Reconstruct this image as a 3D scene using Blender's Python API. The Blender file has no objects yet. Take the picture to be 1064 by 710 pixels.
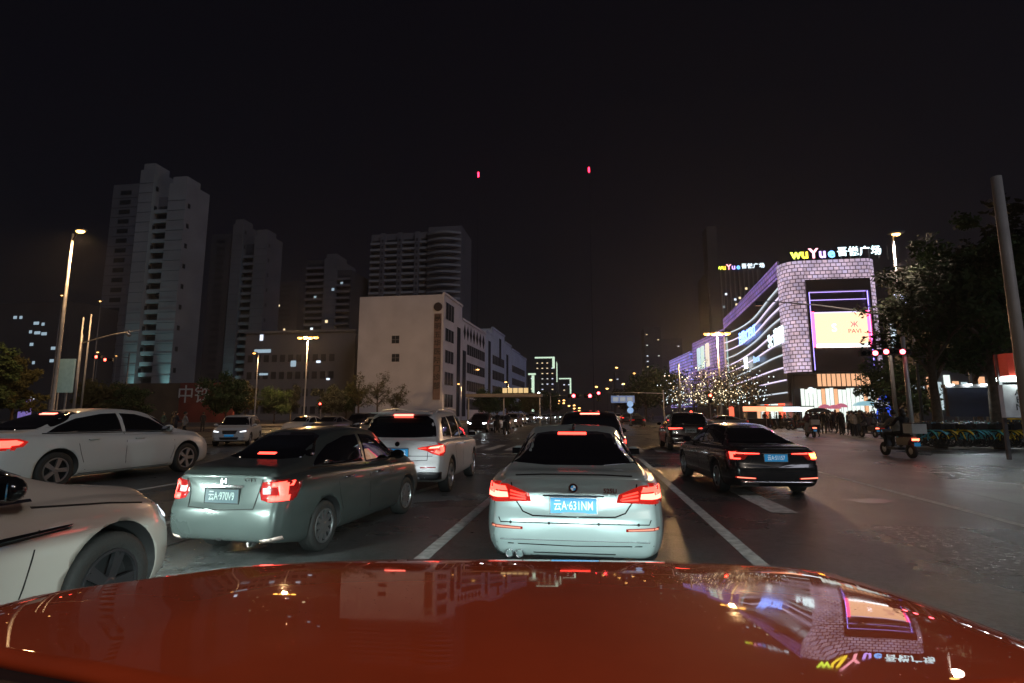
import bpy, bmesh, math, random
import numpy as np
from mathutils import Vector, Matrix, geometry
from mathutils.bvhtree import BVHTree
R = math.radians
random.seed(7)
C = bpy.context.scene.collection
scn = bpy.context.scene

# ------------------------------------------------------------------ camera
FPX, VX, HZ, CH = 540.0, 612.0, 430.0, 1.62
YAW = math.atan((VX-532)/math.hypot(FPX, HZ-355)); PITCH = math.atan((HZ-355)/FPX)
cam = bpy.data.objects.new('camera', bpy.data.cameras.new('camera')); C.objects.link(cam)
cam.location = (0, 0, CH); cam.rotation_euler = (R(90)+PITCH, 0, YAW)
cam.data.sensor_width = 36; cam.data.lens = 36*FPX/1064
cam.data.clip_start = .05; cam.data.clip_end = 6000
scn.camera = cam

# ------------------------------------------------------------------ night sky, moonlight, exposure
w = bpy.data.worlds.new('World'); scn.world = w; w.use_nodes = True
nt = w.node_tree; bg = nt.nodes['Background']
sky = nt.nodes.new('ShaderNodeTexSky'); sky.sky_type = 'NISHITA'; sky.sun_disc = False
sky.sun_elevation = R(30); sky.sun_rotation = R(150)
mixc = nt.nodes.new('ShaderNodeMix'); mixc.data_type = 'RGBA'; mixc.inputs['Factor'].default_value = .97
mixc.inputs['B'].default_value = (.12, .09, .17, 1)
nt.links.new(sky.outputs[0], mixc.inputs['A']); nt.links.new(mixc.outputs['Result'], bg.inputs[0])
bg.inputs[1].default_value = .012
sd = bpy.data.lights.new('moon_light', 'SUN'); sd.energy = .27; sd.angle = R(14); sd.color = (.86, .86, 1.0)
so = bpy.data.objects.new('moon_light', sd); C.objects.link(so)
so.rotation_euler = (R(52), 0, R(42))
vs = scn.view_settings
vs.view_transform = 'Standard'; vs.look = 'None'; vs.gamma = 1; vs.exposure = .22; vs.use_curve_mapping = False
scn.cycles.max_bounces = 5; scn.cycles.diffuse_bounces = 2; scn.cycles.glossy_bounces = 3
scn.cycles.use_denoising = True; scn.cycles.caustics_reflective = False; scn.cycles.caustics_refractive = False
scn.cycles.sample_clamp_indirect = 3; scn.cycles.use_light_tree = True

# ------------------------------------------------------------------ placing helpers
_cy, _sy, _cp, _sp = math.cos(YAW), math.sin(YAW), math.cos(PITCH), math.sin(PITCH)
_F = Vector((-_sy*_cp, _cy*_cp, _sp)); _R = Vector((_cy, _sy, 0)); _U = Vector((_sy*_sp, -_cy*_sp, _cp))
def ray(px, py): return _F + _R*((px-532)/FPX) - _U*((py-355)/FPX)
def gz(px, py, z=0.0):
    d = ray(px, py); t = (z-CH)/d.z; return Vector((d.x*t, d.y*t, z))
def aY(px, py, Y):
    d = ray(px, py); t = Y/d.y; return Vector((d.x*t, Y, CH+d.z*t))

# ------------------------------------------------------------------ object helpers
def tag(o, label=None, cat=None, group=None, kind=None):
    if label: o['label'] = label
    if cat: o['category'] = cat
    if group: o['group'] = group
    if kind: o['kind'] = kind
    return o
def thing(name, label, cat, loc=(0, 0, 0), rz=0.0, group=None):
    o = bpy.data.objects.new(name, None); C.objects.link(o); o.empty_display_size = .2
    o.location = loc; o.rotation_euler = (0, 0, rz)
    return tag(o, label, cat, group)
def link(name, me, parent=None, mt=None):
    o = bpy.data.objects.new(name, me); C.objects.link(o)
    if parent: o.parent = parent
    if mt is not None:
        if not me.materials: me.materials.append(mt)
        o.material_slots[0].link = 'OBJECT'; o.material_slots[0].material = mt
    return o
def copy_tree(o, parent=None):
    c = o.copy(); C.objects.link(c); c.parent = parent
    for ch in list(o.children): copy_tree(ch, c)
    return c
class MB:
    def __init__(s): s.v = []; s.f = []; s.m = []; s.smooth = False; s.uv = None
    def add(s, vs, fs, mi=0):
        b = len(s.v); s.v += [tuple(v) for v in vs]
        s.f += [tuple(i+b for i in f) for f in fs]; s.m += [mi]*len(fs); return s
    def box(s, x0, x1, y0, y1, z0, z1, mi=0, M=None):
        vs = [Vector(p) for p in ((x0,y0,z0),(x1,y0,z0),(x1,y1,z0),(x0,y1,z0),(x0,y0,z1),(x1,y0,z1),(x1,y1,z1),(x0,y1,z1))]
        if M is not None: vs = [M @ v for v in vs]
        return s.add(vs, [(0,3,2,1),(4,5,6,7),(0,1,5,4),(1,2,6,5),(2,3,7,6),(3,0,4,7)], mi)
    def tube(s, pts, rad, seg=8, mi=0, cap=True):
        pts = [Vector(p) for p in pts]
        if not isinstance(rad, (list, tuple)): rad = [rad]*len(pts)
        vs = []; n = len(pts)
        for i, p in enumerate(pts):
            t = (pts[min(i+1, n-1)]-pts[max(i-1, 0)]).normalized()
            a = t.orthogonal() if i == 0 else a - t*a.dot(t)
            a.normalize(); b = t.cross(a)
            for k in range(seg):
                q = 2*math.pi*k/seg; vs.append(p+(a*math.cos(q)+b*math.sin(q))*rad[i])
        fs = [(i*seg+k, i*seg+(k+1) % seg, (i+1)*seg+(k+1) % seg, (i+1)*seg+k) for i in range(n-1) for k in range(seg)]
        if cap: fs += [tuple(range(seg))[::-1], tuple(range((n-1)*seg, n*seg))]
        return s.add(vs, fs, mi)
    def lathe(s, prof, seg=24, M=None, mi=0):
        # prof: (r, x) turned about the X axis
        vs = []
        for r, x in prof:
            for k in range(seg):
                q = 2*math.pi*k/seg; v = Vector((x, r*math.cos(q), r*math.sin(q)))
                vs.append(M @ v if M is not None else v)
        n = len(prof)
        fs = [(i*seg+k, i*seg+(k+1) % seg, (i+1)*seg+(k+1) % seg, (i+1)*seg+k) for i in range(n-1) for k in range(seg)]
        return s.add(vs, fs, mi)
    def prism(s, poly, z0, z1, mi=0):
        n = len(poly); vs = [(x, y, z0) for x, y in poly]+[(x, y, z1) for x, y in poly]
        return s.add(vs, [tuple(range(n))[::-1], tuple(range(n, 2*n))]+[(i, (i+1) % n, (i+1) % n+n, i+n) for i in range(n)], mi)
    def ball(s, c, r, mi=0, nu=10, nv=6):
        c = Vector(c); r = Vector(r if isinstance(r, (tuple, list, Vector)) else (r, r, r)); vs = []
        for j in range(nv+1):
            a = math.pi*j/nv
            for i in range(nu):
                b = 2*math.pi*i/nu
                vs.append((c.x+r.x*math.sin(a)*math.cos(b), c.y+r.y*math.sin(a)*math.sin(b), c.z+r.z*math.cos(a)))
        return s.add(vs, [(j*nu+i, (j+1)*nu+i, (j+1)*nu+(i+1) % nu, j*nu+(i+1) % nu) for j in range(nv) for i in range(nu)], mi)
    def mesh(s, name, mats=(), smooth=None):
        me = bpy.data.meshes.new(name); me.from_pydata(s.v, [], s.f)
        for m in mats: me.materials.append(m)
        me.polygons.foreach_set('material_index', s.m)
        if smooth if smooth is not None else s.smooth: me.polygons.foreach_set('use_smooth', [True]*len(s.f))
        me.update(); return me
    def build(s, name, mats, parent=None, smooth=None, loc=None, rz=None):
        if not isinstance(mats, (list, tuple)): mats = [mats]
        o = link(name, s.mesh(name, mats, smooth), parent)
        if loc is not None: o.location = loc
        if rz is not None: o.rotation_euler = (0, 0, rz)
        return o

# ------------------------------------------------------------------ materials
def M_(name, col, rough=.6, metal=0.0, coat=0.0, em=None, es=0.0, noise=.12, ns=3.0, bump=0.0, bs=40.0, rvar=0.0, alpha=None):
    m = bpy.data.materials.new(name); m.use_nodes = True; n = m.node_tree; L = n.links
    b = n.nodes['Principled BSDF']
    b.inputs['Roughness'].default_value = rough; b.inputs['Metallic'].default_value = metal
    b.inputs['Coat Weight'].default_value = coat; b.inputs['Coat Roughness'].default_value = .03
    tc = n.nodes.new('ShaderNodeTexCoord')
    if noise:
        t = n.nodes.new('ShaderNodeTexNoise'); t.inputs['Scale'].default_value = ns; t.inputs['Detail'].default_value = 5
        L.new(tc.outputs['Object'], t.inputs['Vector'])
        r = n.nodes.new('ShaderNodeMapRange'); r.inputs['From Min'].default_value = .3; r.inputs['From Max'].default_value = .7
        r.inputs['To Min'].default_value = 1-noise; r.inputs['To Max'].default_value = 1+noise
        L.new(t.outputs['Fac'], r.inputs['Value'])
        mx = n.nodes.new('ShaderNodeMix'); mx.data_type = 'RGBA'; mx.blend_type = 'MULTIPLY'; mx.inputs['Factor'].default_value = 1
        mx.inputs['A'].default_value = (*col, 1); L.new(r.outputs[0], mx.inputs['B']); L.new(mx.outputs['Result'], b.inputs['Base Color'])
        if rvar:
            q = n.nodes.new('ShaderNodeMapRange'); q.inputs['From Min'].default_value = .35; q.inputs['From Max'].default_value = .65
            q.inputs['To Min'].default_value = max(.02, rough-rvar); q.inputs['To Max'].default_value = rough+rvar
            L.new(t.outputs['Fac'], q.inputs['Value']); L.new(q.outputs[0], b.inputs['Roughness'])
    else: b.inputs['Base Color'].default_value = (*col, 1)
    if bump:
        t2 = n.nodes.new('ShaderNodeTexNoise'); t2.inputs['Scale'].default_value = bs; t2.inputs['Detail'].default_value = 4
        L.new(tc.outputs['Object'], t2.inputs['Vector'])
        bp = n.nodes.new('ShaderNodeBump'); bp.inputs['Strength'].default_value = bump; bp.inputs['Distance'].default_value = .02
        L.new(t2.outputs['Fac'], bp.inputs['Height']); L.new(bp.outputs[0], b.inputs['Normal'])
    if em: b.inputs['Emission Color'].default_value = (*em, 1); b.inputs['Emission Strength'].default_value = es
    return m
_em = {}
def E_(col, s):
    k = (col, s)
    if k not in _em: _em[k] = M_('glow', (.05, .05, .05), .5, em=col, es=s, noise=.05)
    return _em[k]
m_glass = M_('tinted_glass', (.006, .006, .008), .04, coat=.6, noise=.1)
m_rubber = M_('rubber', (.018, .018, .018), .75, bump=.3)
m_black = M_('black_plastic', (.012, .012, .013), .45)
m_gloss = M_('gloss_black', (.008, .008, .009), .12, coat=.5)
m_chrome = M_('chrome', (.75, .76, .78), .16, 1.0, noise=.05)
m_rim = M_('alloy', (.45, .46, .48), .32, .9)
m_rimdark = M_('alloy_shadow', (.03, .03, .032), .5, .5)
m_seam = M_('panel_gap', (.006, .006, .006), .8)
m_pole = M_('galvanised_steel', (.42, .42, .42), .45, .4, rvar=.1)
m_poledark = M_('weathered_steel', (.16, .16, .17), .5, .4)
m_lens = M_('red_lens', (.28, .008, .006), .1, coat=1, em=(1, .03, .02), es=.35)
m_lensdark = M_('red_lens_unlit', (.22, .01, .01), .1, coat=1, em=(1, .03, .02), es=.08)
m_clear = M_('clear_lens', (.5, .52, .55), .08, coat=1)
m_red = E_((1.0, .045, .03), 6.0); m_redhot = E_((1.0, .13, .09), 7.0); m_reddim = E_((1, .05, .03), 2.0)
m_amber = E_((1.0, .42, .04), 14.0); m_white = E_((.85, .93, 1.0), 25.0); m_halo = E_((.9, .95, 1.0), 2.0)
m_pink = E_((1.0, .35, .22), .8)

# ------------------------------------------------------------------ writing
_txt = {}
def text_mesh(s, size=1.0, ext=.01, bold=0.0):
    k = (s, size, ext, bold)
    if k in _txt: return _txt[k]
    cu = bpy.data.curves.new('txt', 'FONT'); cu.body = s; cu.size = size; cu.extrude = ext; cu.offset = bold
    cu.align_x = 'CENTER'; cu.align_y = 'CENTER'; cu.resolution_u = 3
    o = bpy.data.objects.new('txt', cu); C.objects.link(o)
    me = bpy.data.meshes.new_from_object(o.evaluated_get(bpy.context.evaluated_depsgraph_get()))
    bpy.data.objects.remove(o); bpy.data.curves.remove(cu)
    _txt[k] = me; return me
def put_text(name, s, size, mt, parent, loc, rot=(math.pi/2, 0, 0), ext=.01, bold=0.0, sx=1.0):
    o = link(name, text_mesh(s, size, ext, bold), parent, mt)
    o.location = loc; o.rotation_euler = rot; o.scale = (sx, 1, 1); return o

# ------------------------------------------------------------------ cars
def pchip(pts):
    x = np.array([p[0] for p in pts], float); y = np.array([p[1] for p in pts], float)
    h = np.diff(x); d = np.diff(y)/h; m = np.zeros(len(x)); m[0], m[-1] = d[0], d[-1]
    for i in range(1, len(x)-1):
        if d[i-1]*d[i] > 0:
            w1 = 2*h[i]+h[i-1]; w2 = h[i]+2*h[i-1]; m[i] = (w1+w2)/(w1/d[i-1]+w2/d[i])
    def f(q):
        q = min(max(q, x[0]), x[-1]); i = min(int(np.searchsorted(x, q, 'right'))-1, len(x)-2); i = max(i, 0)
        t = (q-x[i])/h[i]
        return float((2*t**3-3*t*t+1)*y[i]+(t**3-2*t*t+t)*h[i]*m[i]+(-2*t**3+3*t*t)*y[i+1]+(t**3-t*t)*h[i]*m[i+1])
    return f
def sstep(a, b, x):
    t = min(max((x-a)/(b-a), 0), 1); return t*t*(3-2*t)
class Car:
    """spec: curves along y (rear negative, front positive)."""
    def __init__(s, sp):
        s.sp = sp; s.L = sp['L']; s.W = sp['W']
        ft, fs, fw, fwt, fb = (pchip(sp[k]) for k in ('top', 'belt', 'wid', 'wtop', 'bot'))
        y0, y1 = -s.L/2, s.L/2
        ys = sorted(set([round(v, 4) for v in list(np.linspace(y0, y1, 72))+[y0+.03, y0+.06, y1-.03, y1-.06]]))
        cut = sp.get('tumble', .86)
        def ctrl(y):
            zb, zs, zt, w_, wt = fb(y), fs(y), ft(y), fw(y), fwt(y); h = max(zt-zs, .03); wg = w_*cut
            k = sstep(.05, .30, h); wt_ = wt*k+w_*.80*(1-k)
            return [(0, zb), (w_*.6, zb), (w_*.86, zb+.005), (w_*.95, zb+.06), (w_*.99, zb+.18), (w_, zb+.48*(zs-zb)),
                    (w_*.992, zb+.72*(zs-zb)), (w_*.975, zs-.10), (w_*.955, zs-.035), (w_*.915, zs), (wg, zs+.02),
                    ((wg+wt_)/2+.012, zs+.5*h), (wt_, zs+.84*h), (wt_*.9, zs+.94*h), (wt_*.55, zs+.985*h), (0, zs+h)]
        def cr(c):
            out = []
            n = len(c)
            for i in range(n-1):
                p0 = c[max(i-1, 0)]; p1 = c[i]; p2 = c[i+1]; p3 = c[min(i+2, n-1)]
                for t in (0, .34, .67):
                    o = []
                    for a in (0, 1):
                        m1 = (p2[a]-p0[a])*.42; m2 = (p3[a]-p1[a])*.42
                        o.append((2*t**3-3*t*t+1)*p1[a]+(t**3-2*t*t+t)*m1+(-2*t**3+3*t*t)*p2[a]+(t**3-t*t)*m2)
                    out.append((max(o[0], 0), o[1]))
            out.append(c[-1]); return out
        secs = []
        for y in ys:
            h = cr(ctrl(y)); full = [(-x, z) for x, z in h[1:-1]][::-1]
            secs.append([(x, y, z) for x, z in h]+[(x, y, z) for x, z in full])
        n = len(secs[0])
        def cap(sec, sgn):
            zc = .5*(min(p[2] for p in sec)+max(p[2] for p in sec)); y = sec[0][1]; out = []
            for k, dy in ((.985, .018), (.955, .034), (.9, .046), (.75, .058), (.5, .066), (.25, .07), (.04, .071)):
                out.append([(p[0]*k, y+sgn*dy, zc+(p[2]-zc)*k) for p in sec])
            return out
        allr = cap(secs[0], -1)[::-1]+secs+cap(secs[-1], 1)
        rd, fd = pchip(sp['rear']), pchip(sp['front'])
        V = []
        for r_ in allr:
            for x, y, z in r_:
                k0 = 1-sstep(y0, y0+.55, y); k1 = sstep(y1-.55, y1, y)
                V.append((x, y+rd(z)*k0-fd(z)*k1, z))
        F = [(i*n+k, (i+1)*n+k, (i+1)*n+(k+1) % n, i*n+(k+1) % n) for i in range(len(allr)-1) for k in range(n)]
        F += [tuple(range(n)), tuple(range((len(allr)-1)*n, len(allr)*n))[::-1]]
        me = bpy.data.meshes.new('body'); me.from_pydata(V, [], F); me.update()
        bm = bmesh.new(); bm.from_mesh(me); bmesh.ops.recalc_face_normals(bm, faces=bm.faces); bm.to_mesh(me)
        s.bvh = BVHTree.FromBMesh(bm); bm.free()
        # wheel arches
        cb = MB(); s.wr = sp['wr']; s.ax = sp['axles']
        for ya in s.ax:
            for sx in (-1, 1):
                xo = sx*(s.W/2+.2); xi = sx*(s.W/2-.34); r_ = s.wr+sp.get('gap', .045)
                cb.lathe([(0, xo), (r_, xo), (r_, xi), (0, xi)], 36, Matrix.Translation((0, ya, s.wr+.01)))
        cm = cb.mesh('cut'); b2 = bmesh.new(); b2.from_mesh(cm); bmesh.ops.remove_doubles(b2, verts=b2.verts, dist=1e-5)
        bmesh.ops.recalc_face_normals(b2, faces=b2.faces); b2.to_mesh(cm); b2.free()
        ob = bpy.data.objects.new('b', me); oc = bpy.data.objects.new('c', cm); C.objects.link(ob); C.objects.link(oc)
        md = ob.modifiers.new('x', 'BOOLEAN'); md.operation = 'DIFFERENCE'; md.object = oc; md.solver = 'EXACT'
        nm = bpy.data.meshes.new_from_object(ob.evaluated_get(bpy.context.evaluated_depsgraph_get()))
        bpy.data.objects.remove(ob); bpy.data.objects.remove(oc)
        nm.materials.clear(); nm.materials.append(m_black); nm.materials.append(m_black)
        mi = []
        for p in nm.polygons:
            c = p.center; d = min(math.hypot(c.y-a, c.z-s.wr-.01) for a in s.ax)
            ins = d < s.wr+sp.get('gap', .045)+.004 and abs(c.x) < s.W/2 and abs(p.normal.x) < .7 or (d < s.wr and abs(c.x) < s.W/2-.3)
            mi.append(1 if ins or (c.z < fb(c.y)+.004 and abs(p.normal.z) > .9) else 0)
        nm.polygons.foreach_set('material_index', mi)
        nm.polygons.foreach_set('use_smooth', [True]*len(nm.polygons))
        s.mesh = nm
    def patch(s, poly, view, off=.004, th=.012, step=.05, mir=False):
        """poly in (u,z); view 'r' rear (u=x), 'f' front (u=x), 'R' right side (u=y), 'L' left side (u=y), 't' top (u=x, second=y)"""
        org = {'r': lambda u, z: (u, -s.L, z), 'f': lambda u, z: (u, s.L, z), 'R': lambda u, z: (3, u, z), 'L': lambda u, z: (-3, u, z), 't': lambda u, z: (u, z, 4)}[view]
        dr = {'r': Vector((0, 1, 0)), 'f': Vector((0, -1, 0)), 'R': Vector((-1, 0, 0)), 'L': Vector((1, 0, 0)), 't': Vector((0, 0, -1))}[view]
        bd = []; n = len(poly)
        for i in range(n):
            a = Vector(poly[i]); b = Vector(poly[(i+1) % n]); k = max(1, int((b-a).length/step))
            bd += [a.lerp(b, j/k) for j in range(k)]
        nb = len(bd); pts = list(bd)
        u0, u1 = min(p[0] for p in poly), max(p[0] for p in poly); v0, v1 = min(p[1] for p in poly), max(p[1] for p in poly)
        def inside(q):
            c = False
            for i in range(nb):
                a, b = bd[i], bd[i-1]
                if (a.y > q.y) != (b.y > q.y) and q.x < (b.x-a.x)*(q.y-a.y)/(b.y-a.y)+a.x: c = not c
            return c and min((q-p).length for p in bd) > step*.45
        for i in range(1, int((u1-u0)/step)+1):
            for j in range(1, int((v1-v0)/step)+1):
                q = Vector((u0+i*step, v0+j*step))
                if inside(q): pts.append(q)
        r_ = geometry.delaunay_2d_cdt(pts, [], [list(range(nb))], 1, 1e-5)
        vs, fs = r_[0], r_[2]; P = []; N = []
        for q in vs:
            loc, nr, _, _ = s.bvh.ray_cast(Vector(org(q.x, q.y)), dr)
            if loc is None: P.append(None); N.append(None)
            else:
                if nr.dot(dr) > 0: nr = -nr
                P.append(loc); N.append(nr)
        out = MB(); idx = {}; V = []; ed = {}
        for i, p in enumerate(P):
            if p is not None: idx[i] = len(V); V.append(p+N[i]*off)
        F = []
        for f in fs:
            if all(i in idx for i in f):
                if (max((P[a]-P[b]).length for a in f for b in f)) < step*9+.1: F.append(tuple(idx[i] for i in f))
        if F:
            par = {}
            def find(q):
                while par.setdefault(q, q) != q: par[q] = par[par[q]]; q = par[q]
                return q
            for f in F:
                for i in f[1:]: par[find(i)] = find(f[0])
            cnt = {}
            for f in F: cnt[find(f[0])] = cnt.get(find(f[0]), 0)+1
            best = max(cnt, key=cnt.get); F = [f for f in F if find(f[0]) == best]
            ed = {}
            for f in F:
                for i in range(len(f)): ed[(f[i], f[(i+1) % len(f)])] = 1
            used = sorted(set(i for f in F for i in f)); rm = {o: n for n, o in enumerate(used)}; inv0 = {v: k for k, v in idx.items()}
            idx = {inv0[o]: n for o, n in rm.items()}; V = [V[o] for o in used]
            F = [tuple(rm[i] for i in f) for f in F]; ed = {(rm[a], rm[b]): 1 for a, b in ed}
        nV = len(V); inv = {v: k for k, v in idx.items()}
        ed = {}
        for f in F:
            for i in range(len(f)):
                a, b = f[i], f[(i+1) % len(f)]; ed[(a, b)] = 1
        if F:
            a, b, c = (V[i] for i in F[0][:3]); flip = (b-a).cross(c-a).dot(dr) > 0
            V2 = [V[i]-N[inv[i]]*th for i in range(nV)]
            sides = [(b_, a_, a_+nV, b_+nV) for (a_, b_) in ed if (b_, a_) not in ed]
            F = F+sides
            if flip: F = [f[::-1] for f in F]
            V = V+V2
        out.add(V, F)
        return out
    def strip(s, pts, view, wd=.008, off=.003):
        out = MB()
        for i in range(len(pts)-1):
            a, b = Vector(pts[i]), Vector(pts[i+1]); t = (b-a).normalized(); n = Vector((-t.y, t.x))*wd/2
            k = s.patch([a-n-t*wd*.3, b-n+t*wd*.3, b+n+t*wd*.3, a+n-t*wd*.3], view, off, .004, .12)
            out.add(k.v, k.f)
        return out

def wheel_parts(r, wdt, style, spokes):
    t = MB(); i = r*.66
    t.lathe([(i, -wdt*.42), (i+.02, -wdt*.48), (r*.9, -wdt*.5), (r*.975, -wdt*.42), (r, -wdt*.25), (r, wdt*.25), (r*.975, wdt*.42), (r*.9, wdt*.5), (i+.02, wdt*.48), (i, wdt*.42)], 36)
    tm = t.mesh('wheel', [m_rubber], True)
    b = MB()
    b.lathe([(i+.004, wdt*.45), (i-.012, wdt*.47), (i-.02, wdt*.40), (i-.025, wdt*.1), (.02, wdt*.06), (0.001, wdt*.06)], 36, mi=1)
    b.lathe([(i+.006, wdt*.44), (i+.004, wdt*.49), (i-.014, wdt*.49), (i-.02, wdt*.42)], 36)
    b.lathe([(.001, wdt*.46), (.035, wdt*.46), (.06, wdt*.42), (.065, wdt*.2)], 18)
    for k in range(spokes):
        a = 2*math.pi*k/spokes
        if style == 'twin': offs = [(-.045, -.11), (.045, .11)]
        elif style == 'blade': offs = [(0, .22)]
        else: offs = [(0, 0)]
        for o0, o1 in offs:
            a0, a1 = a+o0, a+o1; w0 = .028 if style != 'blade' else .045; w1 = .018 if style != 'blade' else .03
            p0 = Vector((0, math.cos(a0), math.sin(a0)))*.045; p1 = Vector((0, math.cos(a1), math.sin(a1)))*(i-.01)
            d = (p1-p0).normalized(); n = Vector((0, -d.z, d.y)); x0 = Vector((wdt*.44, 0, 0)); x1 = Vector((wdt*.45, 0, 0)); dn = Vector((-.03, 0, 0))
            vs = [p0-n*w0+x0, p0+n*w0+x0, p1+n*w1+x1, p1-n*w1+x1]; b.add(vs+[v+dn for v in vs], [(0, 1, 2, 3), (0, 4, 5, 1), (1, 5, 6, 2), (3, 2, 6, 7), (0, 3, 7, 4)])
    return tm, b.mesh('rim', [m_rim, m_rimdark])
def paint(name, col, metal=.3, rough=.35, dirt=.06):
    return M_(name, col, rough, metal, coat=.7, noise=dirt, ns=1.1, rvar=.03)
def mirx(poly): return [(-x, z) for x, z in poly][::-1]
_cars = {}
def car_model(key, sp):
    if key not in _cars:
        c = Car(sp); c.wm = wheel_parts(sp['wr'], .22, *sp.get('rim', ('twin', 5))); _cars[key] = c
    return _cars[key]

def dress(c, name, label, cat, pt, loc, rz, o, group=None):
    """puts together one car: body, glass, wheels, lamps, trim"""
    sp = c.sp; root = thing(name, label, cat, loc, rz, group)
    b = link('body', c.mesh, root)
    b.material_slots[0].link = 'OBJECT'; b.material_slots[0].material = pt
    hl = sp['W']/2
    def P(nm, poly, view, mt, parent=root, **k):
        m = c.patch(poly, view, **k)
        return m.build(nm, mt, parent, True) if m.f else None
    for v in ('L', 'R'):
        for pl in o['side_glass']: P('side_window', pl, v, m_glass, off=.004)
        for tr in o.get('window_trim', ()):
            m = c.strip(tr, v, .016, .006); m.build('window_trim', o.get('trim_mat', m_chrome), root)
    if 'rear_glass' in o: P('rear_window', o['rear_glass'], 'r', m_glass, off=.004)
    if 'front_glass' in o: P('windscreen', o['front_glass'], 'f', m_glass, off=.004)
    if 'seam_side' in o:
        for v in ('L', 'R'):
            for s_ in o['seam_side']: c.strip(s_, v, .010, .002).build('door_gap', m_seam, root)
    if 'seam_rear' in o:
        for s_ in o['seam_rear']: c.strip(s_, 'r', .012, .002).build('boot_gap', m_seam, root)
    for v in ('L', 'R'):
        sg = 1 if v == 'R' else -1
        for (y, z) in o.get('handles', ()):
            hit = c.bvh.ray_cast(Vector((sg*3, y, z)), Vector((-sg, 0, 0)))[0]
            if hit:
                mb = MB(); mb.tube([(hit.x-sg*.01, y-.10, z), (hit.x+sg*.028, y-.085, z+.003), (hit.x+sg*.03, y+.085, z+.003), (hit.x-sg*.01, y+.10, z)], [.012, .014, .014, .012], 6)
                mb.build('door_handle', o.get('handle_mat', pt), root, True)
    tm, rm = c.wm
    for ya in c.ax:
        for sg in (-1, 1):
            wo = link('wheel', tm, root); wo.location = (sg*(hl-.135), ya, c.wr); 
            if sg < 0: wo.rotation_euler = (0, 0, math.pi)
            wo.rotation_euler.x = random.uniform(0, 1)*0
            link('rim', rm, wo, o.get('rim_mat', m_rim))
    if 'mirror' in o:
        y, z = o['mirror']
        for sg in (-1, 1):
            hit = c.bvh.ray_cast(Vector((sg*3, y, z-.02)), Vector((-sg, 0, 0)))[0]
            x = hit.x if hit else sg*.8
            mb = MB(); mb.ball((x+sg*.15, y, z+.03), (.115, .075, .075), 0, 12, 8)
            mb.tube([(x-sg*.02, y+.01, z-.02), (x+sg*.09, y+.01, z)], .022, 6)
            m = mb.build('mirror', o.get('mirror_mat', pt), root, True)
            g = MB(); g.box(x+sg*.06, x+sg*.245, y-.079, y-.070, z-.015, z+.075); g.build('mirror_glass', m_glass, m)
    for nm, poly, view, mt, inner in o.get('lamps', ()):
        views = {'r': (('r', poly), ('r', mirx(poly))), 'f': (('f', poly), ('f', mirx(poly))), 'S': (('L', poly), ('R', poly))}[view]
        for v, pl in views:
            lm = P(nm, pl, v, mt, off=.007, th=.02)
            for (ip, imt) in inner:
                q = ip if (v in 'rf' and pl is poly) or view == 'S' else mirx(ip)
                if lm: P('light_strip', q, v, imt, lm, off=.014, th=.008)
    for nm, poly, view, mt in o.get('bits', ()): P(nm, poly, view, mt, off=.022, th=.03)
    if 'brake3' in o:
        x0, x1, y, z, mt = o['brake3']; P('high_brake_light', [(x0, z-.011), (x1, z-.011), (x1, z+.011), (x0, z+.011)], 'r', mt, off=.01, th=.012)
    if 'plate' in o:
        txt, z, colm, txm = o['plate']
        hit = c.bvh.ray_cast(Vector((0, -4, z)), Vector((0, 1, 0)))[0]
        y = hit.y-.022
        mb = MB(); mb.box(-.225, .225, y, y+.012, z-.073, z+.073); pl = mb.build('number_plate', colm, root)
        put_text('plate_number', txt, .118, txm, pl, (0, y-.006, z-.002), ext=.002, bold=.001, sx=o.get('plate_sx', .66))
        fr = MB()
        for a in ((-.235, .235, z-.083, z-.073), (-.235, .235, z+.073, z+.083), (-.235, -.225, z-.073, z+.073), (.225, .235, z-.073, z+.073)):
            fr.box(a[0], a[1], y-.003, y+.014, a[2], a[3])
        fr.build('plate_frame', o.get('plate_frame', m_chrome), root)
    return root

# ---- shape curves of the cars
SED = dict(L=4.74, W=1.86, wr=.335, axles=(-1.42, 1.50), rim=('twin', 5), gap=.05,
    top=[(-2.37, 1.0), (-2.2, 1.035), (-1.95, 1.035), (-1.7, 1.075), (-1.2, 1.27), (-.7, 1.41), (-.1, 1.465), (.4, 1.44), (.8, 1.34), (1.3, 1.05), (1.5, .99), (2.0, .90), (2.37, .72)],
    belt=[(-2.37, .94), (-1.5, .965), (0, .93), (1.3, .90), (2.0, .82), (2.37, .66)],
    wid=[(-2.37, .80), (-2.25, .865), (-1.95, .91), (-1.2, .93), (0, .93), (1.4, .925), (1.9, .90), (2.2, .82), (2.37, .68)],
    wtop=[(-2.37, .60), (-1.1, .54), (-.2, .60), (.8, .56), (2.37, .5)],
    bot=[(-2.37, .22), (-2.1, .20), (-1.8, .18), (1.8, .18), (2.37, .22)],
    rear=[(.15, .12), (.30, .03), (.45, 0), (.60, .0), (.66, .035), (.85, .06), (.93, .05), (1.0, .0), (1.2, 0)],
    front=[(.15, .06), (.35, 0), (.6, .02), (.8, .10), (1.0, .2)])
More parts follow.
